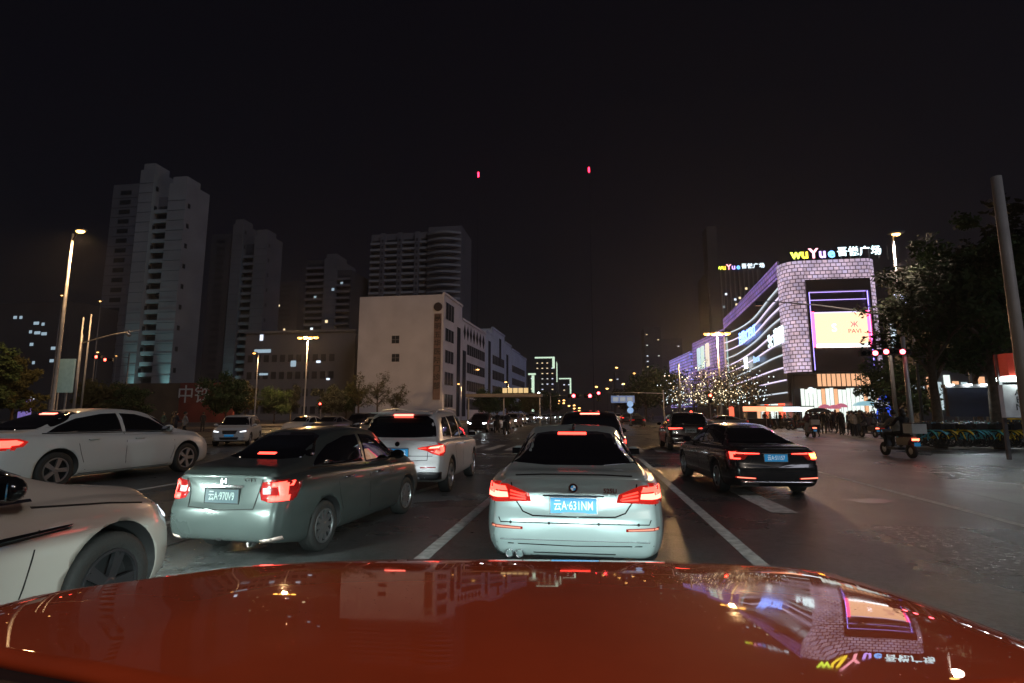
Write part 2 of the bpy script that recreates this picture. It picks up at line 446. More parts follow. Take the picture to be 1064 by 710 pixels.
CITY = dict(SED, L=4.22, W=1.695, wr=.30, axles=(-1.27, 1.27), rim=('multi', 10), gap=.045,
    top=[(-2.11, .98), (-1.95, 1.05), (-1.7, 1.08), (-1.5, 1.11), (-1.1, 1.30), (-.65, 1.44), (-.1, 1.475), (.4, 1.44), (.8, 1.30), (1.25, 1.06), (1.5, .97), (1.8, .88), (2.11, .66)],
    belt=[(-2.11, .93), (-1.5, .955), (0, .91), (1.2, .87), (1.8, .80), (2.11, .62)],
    wid=[(-2.11, .72), (-1.98, .79), (-1.7, .83), (-1.0, .848), (0, .848), (1.2, .842), (1.6, .82), (1.95, .74), (2.11, .62)],
    wtop=[(-2.11, .55), (-1.1, .50), (-.2, .56), (.8, .50), (2.11, .45)],
    bot=[(-2.11, .26), (-1.9, .22), (-1.6, .18), (1.6, .18), (2.11, .22)],
    rear=[(.15, .10), (.28, .02), (.45, 0), (.6, .01), (.66, .04), (.85, .07), (.92, .05), (1.0, 0.0), (1.2, 0)])
SUV = dict(SED, L=4.50, W=1.84, wr=.35, axles=(-1.36, 1.43), rim=('twin', 5), gap=.055, tumble=.9,
    top=[(-2.25, 1.12), (-2.16, 1.28), (-2.0, 1.52), (-1.85, 1.63), (-1.4, 1.68), (-.4, 1.70), (.3, 1.66), (.7, 1.55), (1.25, 1.14), (1.4, 1.08), (2.0, 1.0), (2.25, .84)],
    belt=[(-2.25, 1.07), (-1.5, 1.08), (0, 1.03), (1.2, 1.0), (2.0, .93), (2.25, .78)],
    wid=[(-2.25, .84), (-2.12, .885), (-1.8, .91), (-1.0, .92), (1.3, .92), (1.8, .90), (2.1, .82), (2.25, .72)],
    wtop=[(-2.25, .66), (-1.9, .66), (-.2, .67), (.8, .62), (2.25, .55)],
    bot=[(-2.25, .34), (-1.9, .27), (1.8, .24), (2.25, .30)],
    rear=[(.2, .12), (.35, .03), (.5, 0), (.64, .0), (.72, .05), (.95, .05), (1.08, .05), (1.2, .07), (1.7, .07)],
    front=[(.15, .06), (.35, 0), (.7, .02), (1.0, .12), (1.2, .2)])

def glass_sed(c=0.0):
    return dict(side_glass=[[(-1.56, 1.01), (-1.30, 1.12), (-.92, 1.26), (-.45, 1.345), (-.14, 1.36), (-.10, .99)],
                            [(-.02, .985), (-.06, 1.36), (.30, 1.34), (.66, 1.25), (.93, 1.10), (1.12, .965)]],
                rear_glass=[(-.68, 1.075), (-.56, 1.25), (-.47, 1.365), (-.3, 1.39), (.3, 1.39), (.47, 1.365), (.56, 1.25), (.68, 1.075), (.3, 1.055), (-.3, 1.055)],
                front_glass=[(-.70, 1.03), (-.62, 1.2), (-.50, 1.38), (.50, 1.38), (.62, 1.2), (.70, 1.03)],
                window_trim=[[(-1.64, .995), (-.06, .972), (1.16, .948)]],
                seam_side=[[(-1.10, .96), (-1.02, .62), (-.90, .30)], [(-.07, .96), (-.09, .5), (-.06, .22)], [(1.10, .94), (1.12, .6), (1.0, .25)], [(-1.0, .235), (1.0, .235)]],
                handles=[(-.78, .86), (.22, .84)], mirror=(.92, 1.0))
def glass_city():
    return dict(side_glass=[[(-1.40, 1.02), (-1.2, 1.12), (-.9, 1.25), (-.5, 1.345), (-.18, 1.36), (-.14, .975)],
                            [(-.07, .97), (-.10, 1.36), (.25, 1.335), (.60, 1.23), (.88, 1.08), (1.08, .935)]],
                rear_glass=[(-.59, 1.125), (-.50, 1.25), (-.43, 1.36), (-.28, 1.40), (.28, 1.40), (.43, 1.36), (.50, 1.25), (.59, 1.125), (.3, 1.105), (-.3, 1.105)],
                front_glass=[(-.64, 1.06), (-.55, 1.22), (-.45, 1.38), (.45, 1.38), (.55, 1.22), (.64, 1.06)],
                window_trim=[[(-1.48, 1.0), (-.1, .955), (1.12, .922)]], trim_mat=m_black,
                seam_side=[[(-1.02, .96), (-.96, .62), (-.82, .30)], [(-.10, .95), (-.12, .5), (-.1, .22)], [(1.02, .91), (1.02, .6), (.9, .25)]],
                handles=[(-.74, .83), (.18, .81)], mirror=(.80, .98), mirror_mat=m_gloss)
def glass_suv():
    return dict(side_glass=[[(-1.82, 1.16), (-1.68, 1.44), (-1.45, 1.545), (-1.12, 1.56), (-1.06, 1.12)],
                            [(-.98, 1.115), (-1.04, 1.565), (-.22, 1.58), (-.16, 1.09)],
                            [(-.08, 1.085), (-.12, 1.58), (.25, 1.555), (.58, 1.47), (.86, 1.28), (1.06, 1.055)]],
                rear_glass=[(-.74, 1.17), (-.70, 1.35), (-.63, 1.50), (-.5, 1.57), (.5, 1.57), (.63, 1.50), (.70, 1.35), (.74, 1.17), (.3, 1.15), (-.3, 1.15)],
                front_glass=[(-.74, 1.13), (-.66, 1.35), (-.56, 1.57), (.56, 1.57), (.66, 1.35), (.74, 1.13)],
                window_trim=[[(-1.86, 1.13), (-.1, 1.068), (1.08, 1.035)]],
                seam_side=[[(-1.02, 1.07), (-.98, .8), (-.82, .42)], [(-.12, 1.05), (-.14, .6), (-.1, .32)], [(1.0, 1.02), (1.02, .7), (.9, .35)]],
                handles=[(-.80, .96), (.16, .94)], mirror=(.84, 1.10))

m_blueplate = M_('blue_plate', (.03, .30, .62), .4, em=(.05, .45, 1), es=.12, noise=.06)
m_greyplate = M_('dark_plate', (.03, .05, .06), .5, noise=.1)
m_platetxt = M_('plate_paint', (.8, .85, .88), .5, em=(.8, .9, 1), es=.15, noise=.02)
m_greytxt = M_('dull_plate_paint', (.22, .27, .26), .5, noise=.05)

# ---- paints
p_silver = paint('pale_silver_paint', (.44, .53, .54), .35, .30)
p_green = paint('dark_green_grey_paint', (.064, .078, .076), .35, .30, .15)
p_white = paint('white_paint', (.56, .57, .57), .0, .35)
p_pearl = paint('pearl_paint', (.44, .41, .375), .1, .33)
p_dark = paint('black_paint', (.012, .012, .014), .1, .22)
p_brown = paint('dark_brown_paint', (.03, .018, .016), .2, .25)
p_grey = paint('grey_paint', (.14, .14, .15), .4, .35)
p_beige = paint('beige_paint', (.42, .35, .27), .2, .35)

# ================= silver sedan straight ahead
c5 = car_model('sed', SED)
o = glass_sed()
o.update(seam_rear=[[(-.62, .93), (-.60, .80), (-.50, .66), (-.40, .625), (0, .62), (.40, .625), (.50, .66), (.60, .80), (.62, .93)]],
    lamps=[('tail_light', [(-.88, .93), (-.66, .92), (-.44, .83), (-.42, .755), (-.60, .75), (-.88, .735)], 'r', m_lens,
              [([(-.86, .905), (-.68, .90), (-.66, .855), (-.86, .86)], m_red), ([(-.865, .845), (-.66, .84), (-.65, .79), (-.865, .78)], m_redhot),
               ([(-.63, .865), (-.48, .825), (-.48, .808), (-.63, .848)], m_reddim), ([(-.63, .832), (-.47, .798), (-.47, .784), (-.63, .815)], m_reddim), ([(-.63, .795), (-.47, .777), (-.47, .765), (-.63, .775)], m_reddim)]),
           ('tail_light', [(-2.33, .94), (-2.08, .91), (-1.98, .87), (-2.1, .78), (-2.33, .74)], 'S', m_lens, [([(-2.3, .88), (-2.12, .86), (-2.12, .83), (-2.3, .82)], m_red)]),
           ('reflector', [(-.82, .535), (-.50, .52), (-.50, .495), (-.82, .505)], 'r', m_lensdark, [([(-.80, .528), (-.52, .515), (-.52, .502), (-.80, .512)], m_pink)]),
           ('headlight', [(-.80, .78), (-.45, .72), (-.45, .62), (-.80, .66)], 'f', m_clear, [])],
    brake3=(-.20, .16, -1.12, 1.365, m_red), plate=('云A·631NM', .725, m_blueplate, m_platetxt))
bmw = dress(c5, 'sedan', 'pale silver sedan stopped straight ahead, brake lights on, plate 云A 631NM', 'car', p_silver, (-.22, 7.72, 0), R(1.2), o)
def roundel(parent, x, y, z, r=.042, rot=0):
    mb = MB(); mb.tube([(x, y, z), (x, y-.012, z)], r, 20); b = mb.build('badge', m_gloss, parent)
    mb = MB(); mb.lathe([(r, 0), (r+.006, .004), (r+.002, .014), (r-.006, .014), (r-.006, 0)], 24, Matrix.Translation((x, y, z)) @ Matrix.Rotation(-math.pi/2, 4, 'Z'))
    mb.build('badge_ring', m_chrome, b)
    return b
ry = lambda c, x, z: c.bvh.ray_cast(Vector((x, -4, z)), Vector((0, 1, 0)))[0].y
b_ = roundel(bmw, 0, ry(c5, 0, .89)-.002, .89)
for (a0) in (0, math.pi):
    mb = MB(); pts = [(0, 0)]+[(.026*math.cos(a0+k*math.pi/12), .026*math.sin(a0+k*math.pi/12)) for k in range(7)]
    y = ry(c5, 0, .89)-.016; mb.add([(p[0], y, .89+p[1]) for p in pts], [tuple(range(8))]); mb.build('badge_quarter', m_platetxt, b_)
for (a0) in (math.pi/2, 1.5*math.pi):
    mb = MB(); pts = [(0, 0)]+[(.026*math.cos(a0+k*math.pi/12), .026*math.sin(a0+k*math.pi/12)) for k in range(7)]
    mb.add([(p[0], y, .89+p[1]) for p in pts], [tuple(range(8))]); mb.build('badge_quarter', m_blueplate, b_)
put_text('model_lettering', '525Li', .06, m_chrome, bmw, (.36, ry(c5, .36, .865)-.006, .865), ext=.003, bold=.001)
mb = MB(); mb.tube([(-.30, ry(c5, 0, .815)-.006, .812), (.30, ry(c5, 0, .815)-.006, .812)], .007, 6); mb.build('chrome_trim', m_chrome, bmw)
for x in (-.63, -.53):
    mb = MB(); mb.lathe([(.033, -.12), (.042, .0), (.042, .035), (.036, .038), (.034, .0), (.0, -.06)], 20, Matrix.Translation((x, -2.40, .265)) @ Matrix.Rotation(-math.pi/2, 4, 'Z')); mb.build('exhaust_pipe', [m_chrome], bmw, True)
mb = MB(); mb.ball((0, -.72, 1.44), (.022, .07, .055)); mb.build('roof_antenna', m_gloss, bmw, True)
mb = MB(); mb.box(-.72, .72, -2.46, -2.38, .40, .408); mb.build('bumper_trim', m_chrome, bmw)
for x in (-.62, -.24, .24, .62):
    mb = MB(); y = ry(c5, x, .56); mb.tube([(x, y-.004, .56), (x, y+.01, .56)], .014, 12); mb.build('parking_sensor', m_seam, bmw)
for pl in ([(-.80, .735), (-.74, .60), (-.72, .56), (.72, .56), (.74, .60), (.80, .735)], [(-.76, .36), (0, .345), (.76, .36)]):
    c5.strip(pl, 'r', .010, .002).build('bumper_gap', m_seam, bmw)
c5.patch([(-.40, .275), (.40, .275), (.38, .225), (-.38, .225)], 'r', off=.006).build('diffuser', m_black, bmw)
for sg in (-1, 1):
    mb = MB(); mb.tube([(sg*.70, ry(c5, sg*.60, 1.075)-.03, 1.06), (sg*.60, -1.25, 1.25), (sg*.50, -.95, 1.37)], .008, 5); mb.build('window_seal', m_seam, bmw)
c5.strip([(-.70, 1.0), (-.3, 1.012), (.3, 1.012), (.70, 1.0)], 'r', .009, .002).build('boot_gap', m_seam, bmw)

# ================= dark green compact sedan, left lane
cc = car_model('city', CITY)
o = glass_city()
o.update(seam_rear=[[(-.52, .93), (-.46, .76), (-.44, .62), (0, .60), (.44, .62), (.46, .76), (.52, .93)]],
    lamps=[('tail_light', [(-.79, .93), (-.60, .915), (-.50, .90), (-.48, .80), (-.52, .71), (-.62, .69), (-.79, .695)], 'r', m_lensdark,
              [([(-.77, .905), (-.63, .90), (-.62, .85), (-.77, .855)], m_red), ([(-.77, .76), (-.60, .76), (-.60, .70), (-.77, .70)], m_red), ([(-.62, .845), (-.52, .84), (-.53, .775), (-.62, .775)], m_clear)]),
           ('tail_light', [(-2.09, .93), (-1.86, .905), (-1.78, .86), (-1.88, .72), (-2.09, .69)], 'S', m_lensdark, [([(-2.06, .90), (-1.95, .89), (-1.98, .74), (-2.06, .72)], m_red)]),
           ('reflector', [(-.74, .33), (-.54, .30), (-.54, .265), (-.74, .29)], 'r', M_('pale_reflector', (.55, .42, .38), .3), []),
           ('headlight', [(-2.0+4.0, .0)], 'N', None, [])][:3],
    brake3=(-.14, .12, -1.20, 1.155, m_red), plate=('云A·970V9', .745, m_greyplate, m_greytxt), plate_frame=m_seam,
    handle_mat=m_chrome)
hon = dress(cc, 'sedan', 'dirty dark green compact sedan with a round exhaust in the left lane', 'car', p_green, (-3.84, 7.33, 0), R(-4), o); hon.scale = (.93, .94, .98)
mb = MB(); y = ry(cc, 0, .855)-.012; mb.box(-.27, .27, y-.01, y+.012, .84, .862); mb.build('chrome_trim', m_chrome, hon)
mb = MB(); y = ry(cc, 0, .90)-.01
mb.box(-.035, -.024, y-.006, y+.004, .875, .935); mb.box(.024, .035, y-.006, y+.004, .875, .935); mb.box(-.024, .024, y-.006, y+.004, .898, .909); mb.build('badge', m_chrome, hon)
put_text('model_lettering', 'CITY', .05, m_chrome, hon, (.36, ry(cc, .36, .925)-.008, .925), ext=.003, sx=1.5)
mb = MB(); mb.lathe([(.03, -.1), (.045, 0), (.045, .04), (.036, .042), (.034, .0), (.0, -.05)], 20, Matrix.Translation((.38, -2.06, .25)) @ Matrix.Rotation(-math.pi/2, 4, 'Z')); mb.build('exhaust_pipe', m_chrome, hon, True)
mb = MB(); mb.box(-.03, .03, -2.14, -2.10, .27, .295); mb.build('tow_eye', m_black, hon)

# ================= white suv, left lane further on
cs = car_model('suv', SUV)
o = glass_suv()
o.update(seam_rear=[[(-.80, 1.12), (-.62, .98), (-.60, .72), (0, .70), (.60, .72), (.62, .98), (.80, 1.12)], [(-.70, .80), (.70, .80)]],
    lamps=[('tail_light', [(-.88, 1.03), (-.66, 1.0), (-.40, .955), (-.42, .935), (-.60, .90), (-.70, .84), (-.88, .80)], 'r', m_lens,
              [([(-.86, 1.0), (-.66, .975), (-.62, .945), (-.86, .955)], m_redhot), ([(-.86, .90), (-.78, .93), (-.74, .87), (-.82, .83)], m_red), ([(-.58, .965), (-.43, .95), (-.43, .942), (-.58, .945)], m_reddim)]),
           ('tail_light', [(-2.20, 1.05), (-2.0, 1.0), (-1.90, .96), (-1.98, .85), (-2.20, .80)], 'S', m_lens, [([(-2.18, .99), (-2.03, .96), (-2.05, .88), (-2.18, .85)], m_red)]),
           ('reflector', [(-.78, .60), (-.48, .595), (-.48, .575), (-.78, .58)], 'r', m_lensdark, []),
           ('headlight', [(-.82, .90), (-.45, .86), (-.45, .76), (-.82, .78)], 'f', m_clear, [])],
    bits=[('lower_bumper', [(-.86, .50), (.86, .50), (.84, .36), (-.84, .36)], 'r', m_black), ('skid_plate', [(-.62, .41), (.62, .41), (.58, .36), (-.58, .36)], 'r', M_('satin_trim', (.3, .31, .33), .35, .7))],
    brake3=(-.20, .20, -2.02, 1.59, m_redhot), plate=('云A·Y0352', .865, m_blueplate, m_platetxt))
vw = dress(cs, 'suv', 'white suv with roof rails, ahead of the dark green sedan', 'car', p_white, (-3.85, 12.2, 0), R(3.0), o)
roundel(vw, 0, ry(cs, 0, 1.03)-.002, 1.03, .045)
mb = MB(); mb.box(-.60, .60, -2.14, -1.9, 1.625, 1.65); mb.build('roof_spoiler', p_white, vw)
for sg in (-1, 1):
    mb = MB(); mb.tube([(sg*.60, -1.6, 1.64), (sg*.61, -1.45, 1.70), (sg*.62, -.4, 1.735), (sg*.60, .35, 1.70), (sg*.58, .5, 1.64)], .018, 6); mb.build('roof_rail', M_('rail', (.7, .7, .7), .3, .6), vw, True)

# ================= white sedan on the far left
o = glass_sed()
o.update(seam_rear=[[(-.62, .93), (-.60, .80), (-.50, .66), (0, .62), (.50, .66), (.60, .80), (.62, .93)]],
    lamps=[('tail_light', [(-.88, .93), (-.50, .90), (-.42, .80), (-.50, .76), (-.88, .735)], 'r', m_lens, [([(-.86, .90), (-.60, .88), (-.60, .79), (-.86, .78)], m_red)]),
           ('tail_light', [(-2.33, .94), (-2.05, .92), (-1.92, .87), (-2.0, .79), (-2.33, .74)], 'S', m_lens, [([(-2.31, .90), (-2.10, .895), (-2.0, .865), (-2.06, .82), (-2.31, .80)], m_red)]),
           ('headlight', [(-.80, .78), (-.45, .72), (-.45, .62), (-.80, .66)], 'f', m_clear, [])],
    bits=[('reflector', [(.50, .46), (.80, .475), (.80, .45), (.50, .435)], 'r', m_lens)],
    brake3=(-.20, .16, -1.12, 1.345, m_redhot), plate=('云A·S572E', .79, m_blueplate, m_platetxt), trim_mat=m_gloss)
dress(c5, 'sedan', 'pearl white sedan at the far left, seen from its right side', 'car', p_white, (-12.42, 11.72, 0), R(-3), o).scale = (1.20, 1.20, 1.20)

# ================= near car cut by the left edge
NEAR = dict(SED, L=4.60, W=1.84, axles=(-1.26, 1.56), wr=.34, rim=('twin', 5), gap=.06,
    top=[(-2.3, .985), (-2.1, 1.03), (-1.7, 1.06), (-1.4, 1.12), (-1.0, 1.30), (-.6, 1.43), (-.1, 1.475), (.35, 1.44), (.75, 1.30), (1.15, 1.08), (1.35, 1.02), (1.9, .93), (2.3, .74)],
    belt=[(-2.3, .94), (-1.5, .97), (0, .945), (1.2, .93), (1.9, .86), (2.3, .68)],
    wid=[(-2.3, .80), (-2.15, .87), (-1.9, .90), (-1.2, .92), (0, .92), (1.4, .92), (1.9, .89), (2.15, .80), (2.3, .66)],
    wtop=[(-2.3, .60), (-1.1, .54), (-.2, .60), (.8, .56), (2.3, .5)],
    bot=[(-2.3, .27), (-2.1, .24), (-1.8, .19), (1.8, .19), (2.3, .22)])
cn = car_model('near', NEAR)
o = dict(side_glass=[[(-1.48, 1.03), (-1.2, 1.17), (-.85, 1.31), (-.45, 1.385), (-.14, 1.395), (-.10, 1.0)], [(-.02, .995), (-.06, 1.395), (.28, 1.37), (.60, 1.27), (.86, 1.11), (1.00, .985)]],
    front_glass=[(-.70, 1.09), (-.60, 1.24), (-.50, 1.38), (.50, 1.38), (.60, 1.24), (.70, 1.09)],
    rear_glass=glass_sed()['rear_glass'], window_trim=[[(-1.5, 1.01), (0, .98), (1.02, .962)]],
    seam_side=[[(-.07, .98), (-.09, .5), (-.06, .22)], [(.98, .97), (1.0, .80), (.93, .5), (.86, .25)], [(.98, .93), (1.5, .88), (2.05, .80)]],
    handles=[(-.78, .86), (.10, .85)], mirror=(.78, 1.03), mirror_mat=m_gloss, rim_mat=M_('dark_alloy', (.10, .10, .11), .3, .8),
    lamps=[('headlight', [(1.98, .82), (2.08, .83), (2.2, .76), (2.26, .62), (2.12, .62), (2.02, .70)], 'S', m_clear, [([(2.04, .775), (2.22, .71), (2.24, .65), (2.06, .70)], E_((.85, .92, 1.0), 1.6))]),
           ('headlight', [(-.72, .76), (-.40, .72), (-.40, .63), (-.70, .62)], 'f', m_clear, [([(-.66, .70), (-.48, .68), (-.48, .65), (-.66, .66)], m_white)])],
    bits=[('fender_trim', [(.66, .755), (1.18, .775), (1.20, .80), (.68, .795)], 'R', m_gloss)])
near = dress(cn, 'sedan', 'beige white car cut off by the left edge, nearest on the left', 'car', p_pearl, (-4.42, 1.95, 0), R(0), o); near.scale = (1.03, 1.03, 1.10)

# ================= black sedan on the right, indicator on
o = glass_sed()
o.update(trim_mat=m_chrome, handle_mat=m_chrome,
    lamps=[('tail_light', [(-.86, .93), (-.60, .91), (-.30, .90), (-.30, .86), (-.55, .84), (-.62, .76), (-.86, .74)], 'r', m_lensdark,
             [([(-.62, .90), (-.32, .888), (-.32, .872), (-.62, .875)], m_red), ([(-.84, .905), (-.64, .90), (-.64, .875), (-.84, .88)], m_red), ([(-.84, .88), (-.80, .88), (-.80, .79), (-.84, .78)], m_red), ([(-.84, .795), (-.68, .79), (-.70, .765), (-.84, .765)], m_red)]),
           ('tail_light', [(-2.33, .94), (-2.1, .91), (-2.05, .86), (-2.12, .78), (-2.33, .75)], 'S', m_lensdark, [([(-2.32, .91), (-2.20, .90), (-2.20, .86), (-2.32, .86)], m_red)]),
           ('reflector', [(-.80, .43), (-.42, .41), (-.42, .385), (-.80, .40)], 'r', m_lens, [([(-.78, .425), (-.44, .407), (-.44, .39), (-.78, .405)], E_((1, .2, .12), 2.0))])],
    bits=[('indicator', [(.66, .885), (.85, .89), (.85, .79), (.70, .80)], 'r', m_amber), ('bumper_trim', [(-.72, .335), (.72, .335), (.70, .315), (-.70, .315)], 'r', m_chrome)],
    plate=('云A·S1157', .80, m_blueplate, m_platetxt))
blk = dress(c5, 'sedan', 'black sedan in the lane to the right with its amber indicator flashing', 'car', p_dark, (3.42, 13.25, 0), R(4), o); blk.scale = (.96, .96, .96)
mb = MB(); mb.box(-.28, .28, -2.43, -2.41, .888, .896); mb.build('chrome_trim', m_chrome, blk)

# ================= dark car directly beyond the silver sedan
o = glass_suv(); o.pop('seam_side')
o.update(lamps=[('tail_light', [(-.86, 1.03), (-.50, 1.0), (-.50, .90), (-.86, .88)], 'r', m_lens, [([(-.84, .99), (-.56, .97), (-.56, .93), (-.84, .92)], m_red)])],
    brake3=(-.24, .24, -2.02, 1.615, m_redhot), plate=('云A·6K728', .865, m_blueplate, m_platetxt))
dress(cs, 'suv', 'dark brown suv directly beyond the silver sedan, only its roof and high brake light showing', 'car', p_brown, (.02, 15.1, 0), R(0), o)

# ================= dark suv crossing the junction, indicator on
o = glass_suv(); o.pop('seam_side')
o.update(lamps=[('tail_light', [(-.88, 1.04), (-.30, 1.02), (-.30, .97), (-.88, .90)], 'r', m_lensdark, [([(-.86, 1.02), (-.34, 1.005), (-.34, .985), (-.86, .95)], m_red)])],
    bits=[('indicator', [(.60, 1.02), (.86, 1.03), (.86, .92), (.62, .95)], 'r', m_amber), ('bumper_trim', [(-.72, .42), (.72, .42), (.70, .38), (-.70, .38)], 'r', m_chrome)],
    plate=('云A·88D62', .90, m_greytxt, m_seam))
dress(cs, 'suv', 'dark suv on the crossing between the silver and the black sedan, right indicator lit', 'car', p_brown, (4.35, 25.8, 0), R(-1), o)

# ================= white hatchback turning on the left, facing us
o = glass_suv()
o.update(lamps=[('headlight', [(-.84, .90), (-.42, .82), (-.40, .72), (-.80, .74)], 'f', m_clear, [([(-.76, .85), (-.50, .80), (-.50, .76), (-.76, .78)], m_halo)]),
                ('fog_light', [(-.74, .50), (-.58, .50), (-.58, .44), (-.74, .44)], 'f', m_clear, [])],
    bits=[('grille', [(-.36, .84), (.36, .84), (.30, .68), (-.30, .68)], 'f', m_black), ('air_intake', [(-.46, .50), (.46, .50), (.40, .38), (-.40, .38)], 'f', m_black), ('number_plate', [(-.22, .64), (.22, .64), (.22, .53), (-.22, .53)], 'f', m_blueplate)])
hat = dress(cs, 'hatchback', 'white hatchback facing the camera between the far left sedan and the dark green one', 'car', p_white, (-18.6, 25.8, 0), R(205), o)
hat.scale = (.95, .93, .92)
# ================= ground, road, markings, pavements
def asphalt():
    m = bpy.data.materials.new('asphalt'); m.use_nodes = True; n = m.node_tree; L = n.links; b = n.nodes['Principled BSDF']
    tc = n.nodes.new('ShaderNodeTexCoord')
    def noise(sc, det=6, ro=.6):
        t = n.nodes.new('ShaderNodeTexNoise'); t.inputs['Scale'].default_value = sc; t.inputs['Detail'].default_value = det; t.inputs['Roughness'].default_value = ro
        L.new(tc.outputs['Object'], t.inputs['Vector']); return t
    def mr(src, a, b_, c, d):
        r = n.nodes.new('ShaderNodeMapRange')
        for k, v in zip(('From Min', 'From Max', 'To Min', 'To Max'), (a, b_, c, d)): r.inputs[k].default_value = v
        L.new(src, r.inputs['Value']); return r.outputs[0]
    big, mid, fine = noise(.22), noise(1.7), noise(38, 4, .85)
    v = n.nodes.new('ShaderNodeMath'); v.operation = 'MULTIPLY'; L.new(mr(big.outputs['Fac'], .3, .7, .7, 1.35), v.inputs[0]); L.new(mr(fine.outputs['Fac'], .3, .72, .45, 1.7), v.inputs[1])
    v2 = n.nodes.new('ShaderNodeMath'); v2.operation = 'MULTIPLY'; L.new(v.outputs[0], v2.inputs[0]); L.new(mr(mid.outputs['Fac'], .35, .65, .85, 1.15), v2.inputs[1])
    mx = n.nodes.new('ShaderNodeMix'); mx.data_type = 'RGBA'; mx.blend_type = 'MULTIPLY'; mx.inputs['Factor'].default_value = 1
    mx.inputs['A'].default_value = (.062, .064, .065, 1); L.new(v2.outputs[0], mx.inputs['B']); L.new(mx.outputs['Result'], b.inputs['Base Color'])
    L.new(mr(big.outputs['Fac'], .35, .65, .22, .42), b.inputs['Roughness'])
    vo = n.nodes.new('ShaderNodeTexVoronoi'); vo.feature = 'DISTANCE_TO_EDGE'; vo.inputs['Scale'].default_value = .22
    wv = n.nodes.new('ShaderNodeVectorMath'); wv.operation = 'ADD'; L.new(tc.outputs['Object'], wv.inputs[0]); sc_ = n.nodes.new('ShaderNodeVectorMath'); sc_.operation = 'SCALE'; sc_.inputs['Scale'].default_value = 1.6; L.new(mid.outputs['Color'], sc_.inputs[0]); L.new(sc_.outputs[0], wv.inputs[1]); L.new(wv.outputs[0], vo.inputs['Vector'])
    v3 = n.nodes.new('ShaderNodeMath'); v3.operation = 'MULTIPLY'; L.new(v2.outputs[0], v3.inputs[0]); L.new(mr(vo.outputs['Distance'], .002, .008, .35, 1.0), v3.inputs[1])
    g2 = noise(11, 3, .7); v4 = n.nodes.new('ShaderNodeMath'); v4.operation = 'MULTIPLY'; L.new(v3.outputs[0], v4.inputs[0]); L.new(mr(g2.outputs['Fac'], .35, .65, .72, 1.3), v4.inputs[1])
    L.new(v4.outputs[0], mx.inputs['B'])
    bp = n.nodes.new('ShaderNodeBump'); bp.inputs['Strength'].default_value = .8; bp.inputs['Distance'].default_value = .018
    L.new(fine.outputs['Fac'], bp.inputs['Height']); L.new(bp.outputs[0], b.inputs['Normal'])
    return m
m_asph = asphalt()
g = MB(); g.add([(-900, -120, 0), (900, -120, 0), (900, 1500, 0), (-900, 1500, 0)], [(0, 1, 2, 3)])
tag(g.build('ground', M_('earth', (.04, .038, .035), .9, noise=.3, ns=.1)), kind='structure')
g = MB(); g.add([(-22, -60, .004), (14.5, -60, .004), (14.5, 19, .004), (30, 26, .004), (30, 60, .004), (20, 66, .004), (20, 700, .004), (-22, 700, .004), (-22, 60, .004), (-120, 60, .004), (-120, 26, .004), (-22, 26, .004)], [tuple(range(12))])
tag(g.build('road', m_asph), kind='structure')
def worn():
    m = M_('road_paint', (.50, .51, .50), .6, noise=.35, ns=9, bump=.4, bs=60); return m
m_mark = worn(); mk = MB()
def line(x0, y0, x1, y1, wd=.15):
    a, b = Vector((x0, y0)), Vector((x1, y1)); t = (b-a).normalized(); nn = Vector((-t.y, t.x))*wd/2
    mk.add([(p.x, p.y, .008) for p in (a-nn, b-nn, b+nn, a+nn)], [(0, 1, 2, 3)])
line(-1.90, 3.0, -1.86, 19.7, .17); line(1.80, 3.0, 1.80, 19.7, .17); line(-6.3, 2, -6.2, 19.7, .15)
line(-3.85, 9.0, -3.3, 12.6, .18); line(6.15, 4, 6.35, 17.5, .15); line(-9.6, 3, -9.5, 19.7, .15)
line(-9.6, 20.0, 6.2, 20.0, .22); line(-9.6, 21.3, 6.2, 21.3, .10)
line(3.15, 9.4, 3.1, 12.2, .42)
a_ = gz(985, 491); line(a_.x-.8, a_.y, a_.x+.9, a_.y-.35, .12)
for k in range(26): line(-15+k*.95, 23.2, -15+k*.95+.1, 27.2, .42)
for k in range(24): line(21+(k % 2)*.0, 28+k*1.2, 17.0, 28.4+k*1.2, .38) if k % 1 == 0 and k < 20 else None
for lx in (-8, -4.4, -.9, 2.6, 6.1, 9.6):
    for k in range(14): line(lx, 66+k*12, lx, 72+k*12, .14)
tag(mk.build('road_markings', m_mark), kind='structure')
mk = MB()
line(5.3, 15.5, 16, 10.8, .07); line(2.6, 17.5, 14, 17.0, .06); line(7.2, 4, 8.0, 18, .06); line(-5.2, 4, -5.0, 16, .05); line(-.2, 17.6, 1.4, 19.8, .05)
mk2, mk = mk, MB()
tag(mk2.build('road_joints', M_('tar_seam', (.012, .012, .013), .35, noise=.3, ns=4)), kind='structure')
q_ = gz(905, 521); ptch = MB(); ptch.add([(q_.x+math.cos(a)*(.42+.12*math.sin(3*a)+.07*math.cos(5*a)), q_.y+math.sin(a)*(.26+.08*math.sin(2*a)), .0065) for a in [k*math.pi/12 for k in range(24)]], [tuple(range(24))])
tag(ptch.build('road_stain', M_('oil_stain', (.014, .013, .013), .3)), kind='structure')
for (x_, y_, w2_, l2_) in ((3.9, 6.2, 1.3, 2.4), (8.6, 8.4, 2.2, 1.5), (-7.6, 13.5, 1.0, 3.0)):
    ptch = MB(); ptch.add([(x_, y_, .0062), (x_+w2_, y_+.05, .0062), (x_+w2_, y_+l2_, .0062), (x_+.04, y_+l2_, .0062)], [(0, 1, 2, 3)]); tag(ptch.build('road_patch', M_('patched_asphalt', (.035, .034, .034), .35, noise=.35, ns=14, bump=.5, bs=40, rvar=.1)), kind='structure')
m_pave = M_('paving', (.11, .10, .095), .6, noise=.3, ns=1.5, bump=.2, rvar=.12)
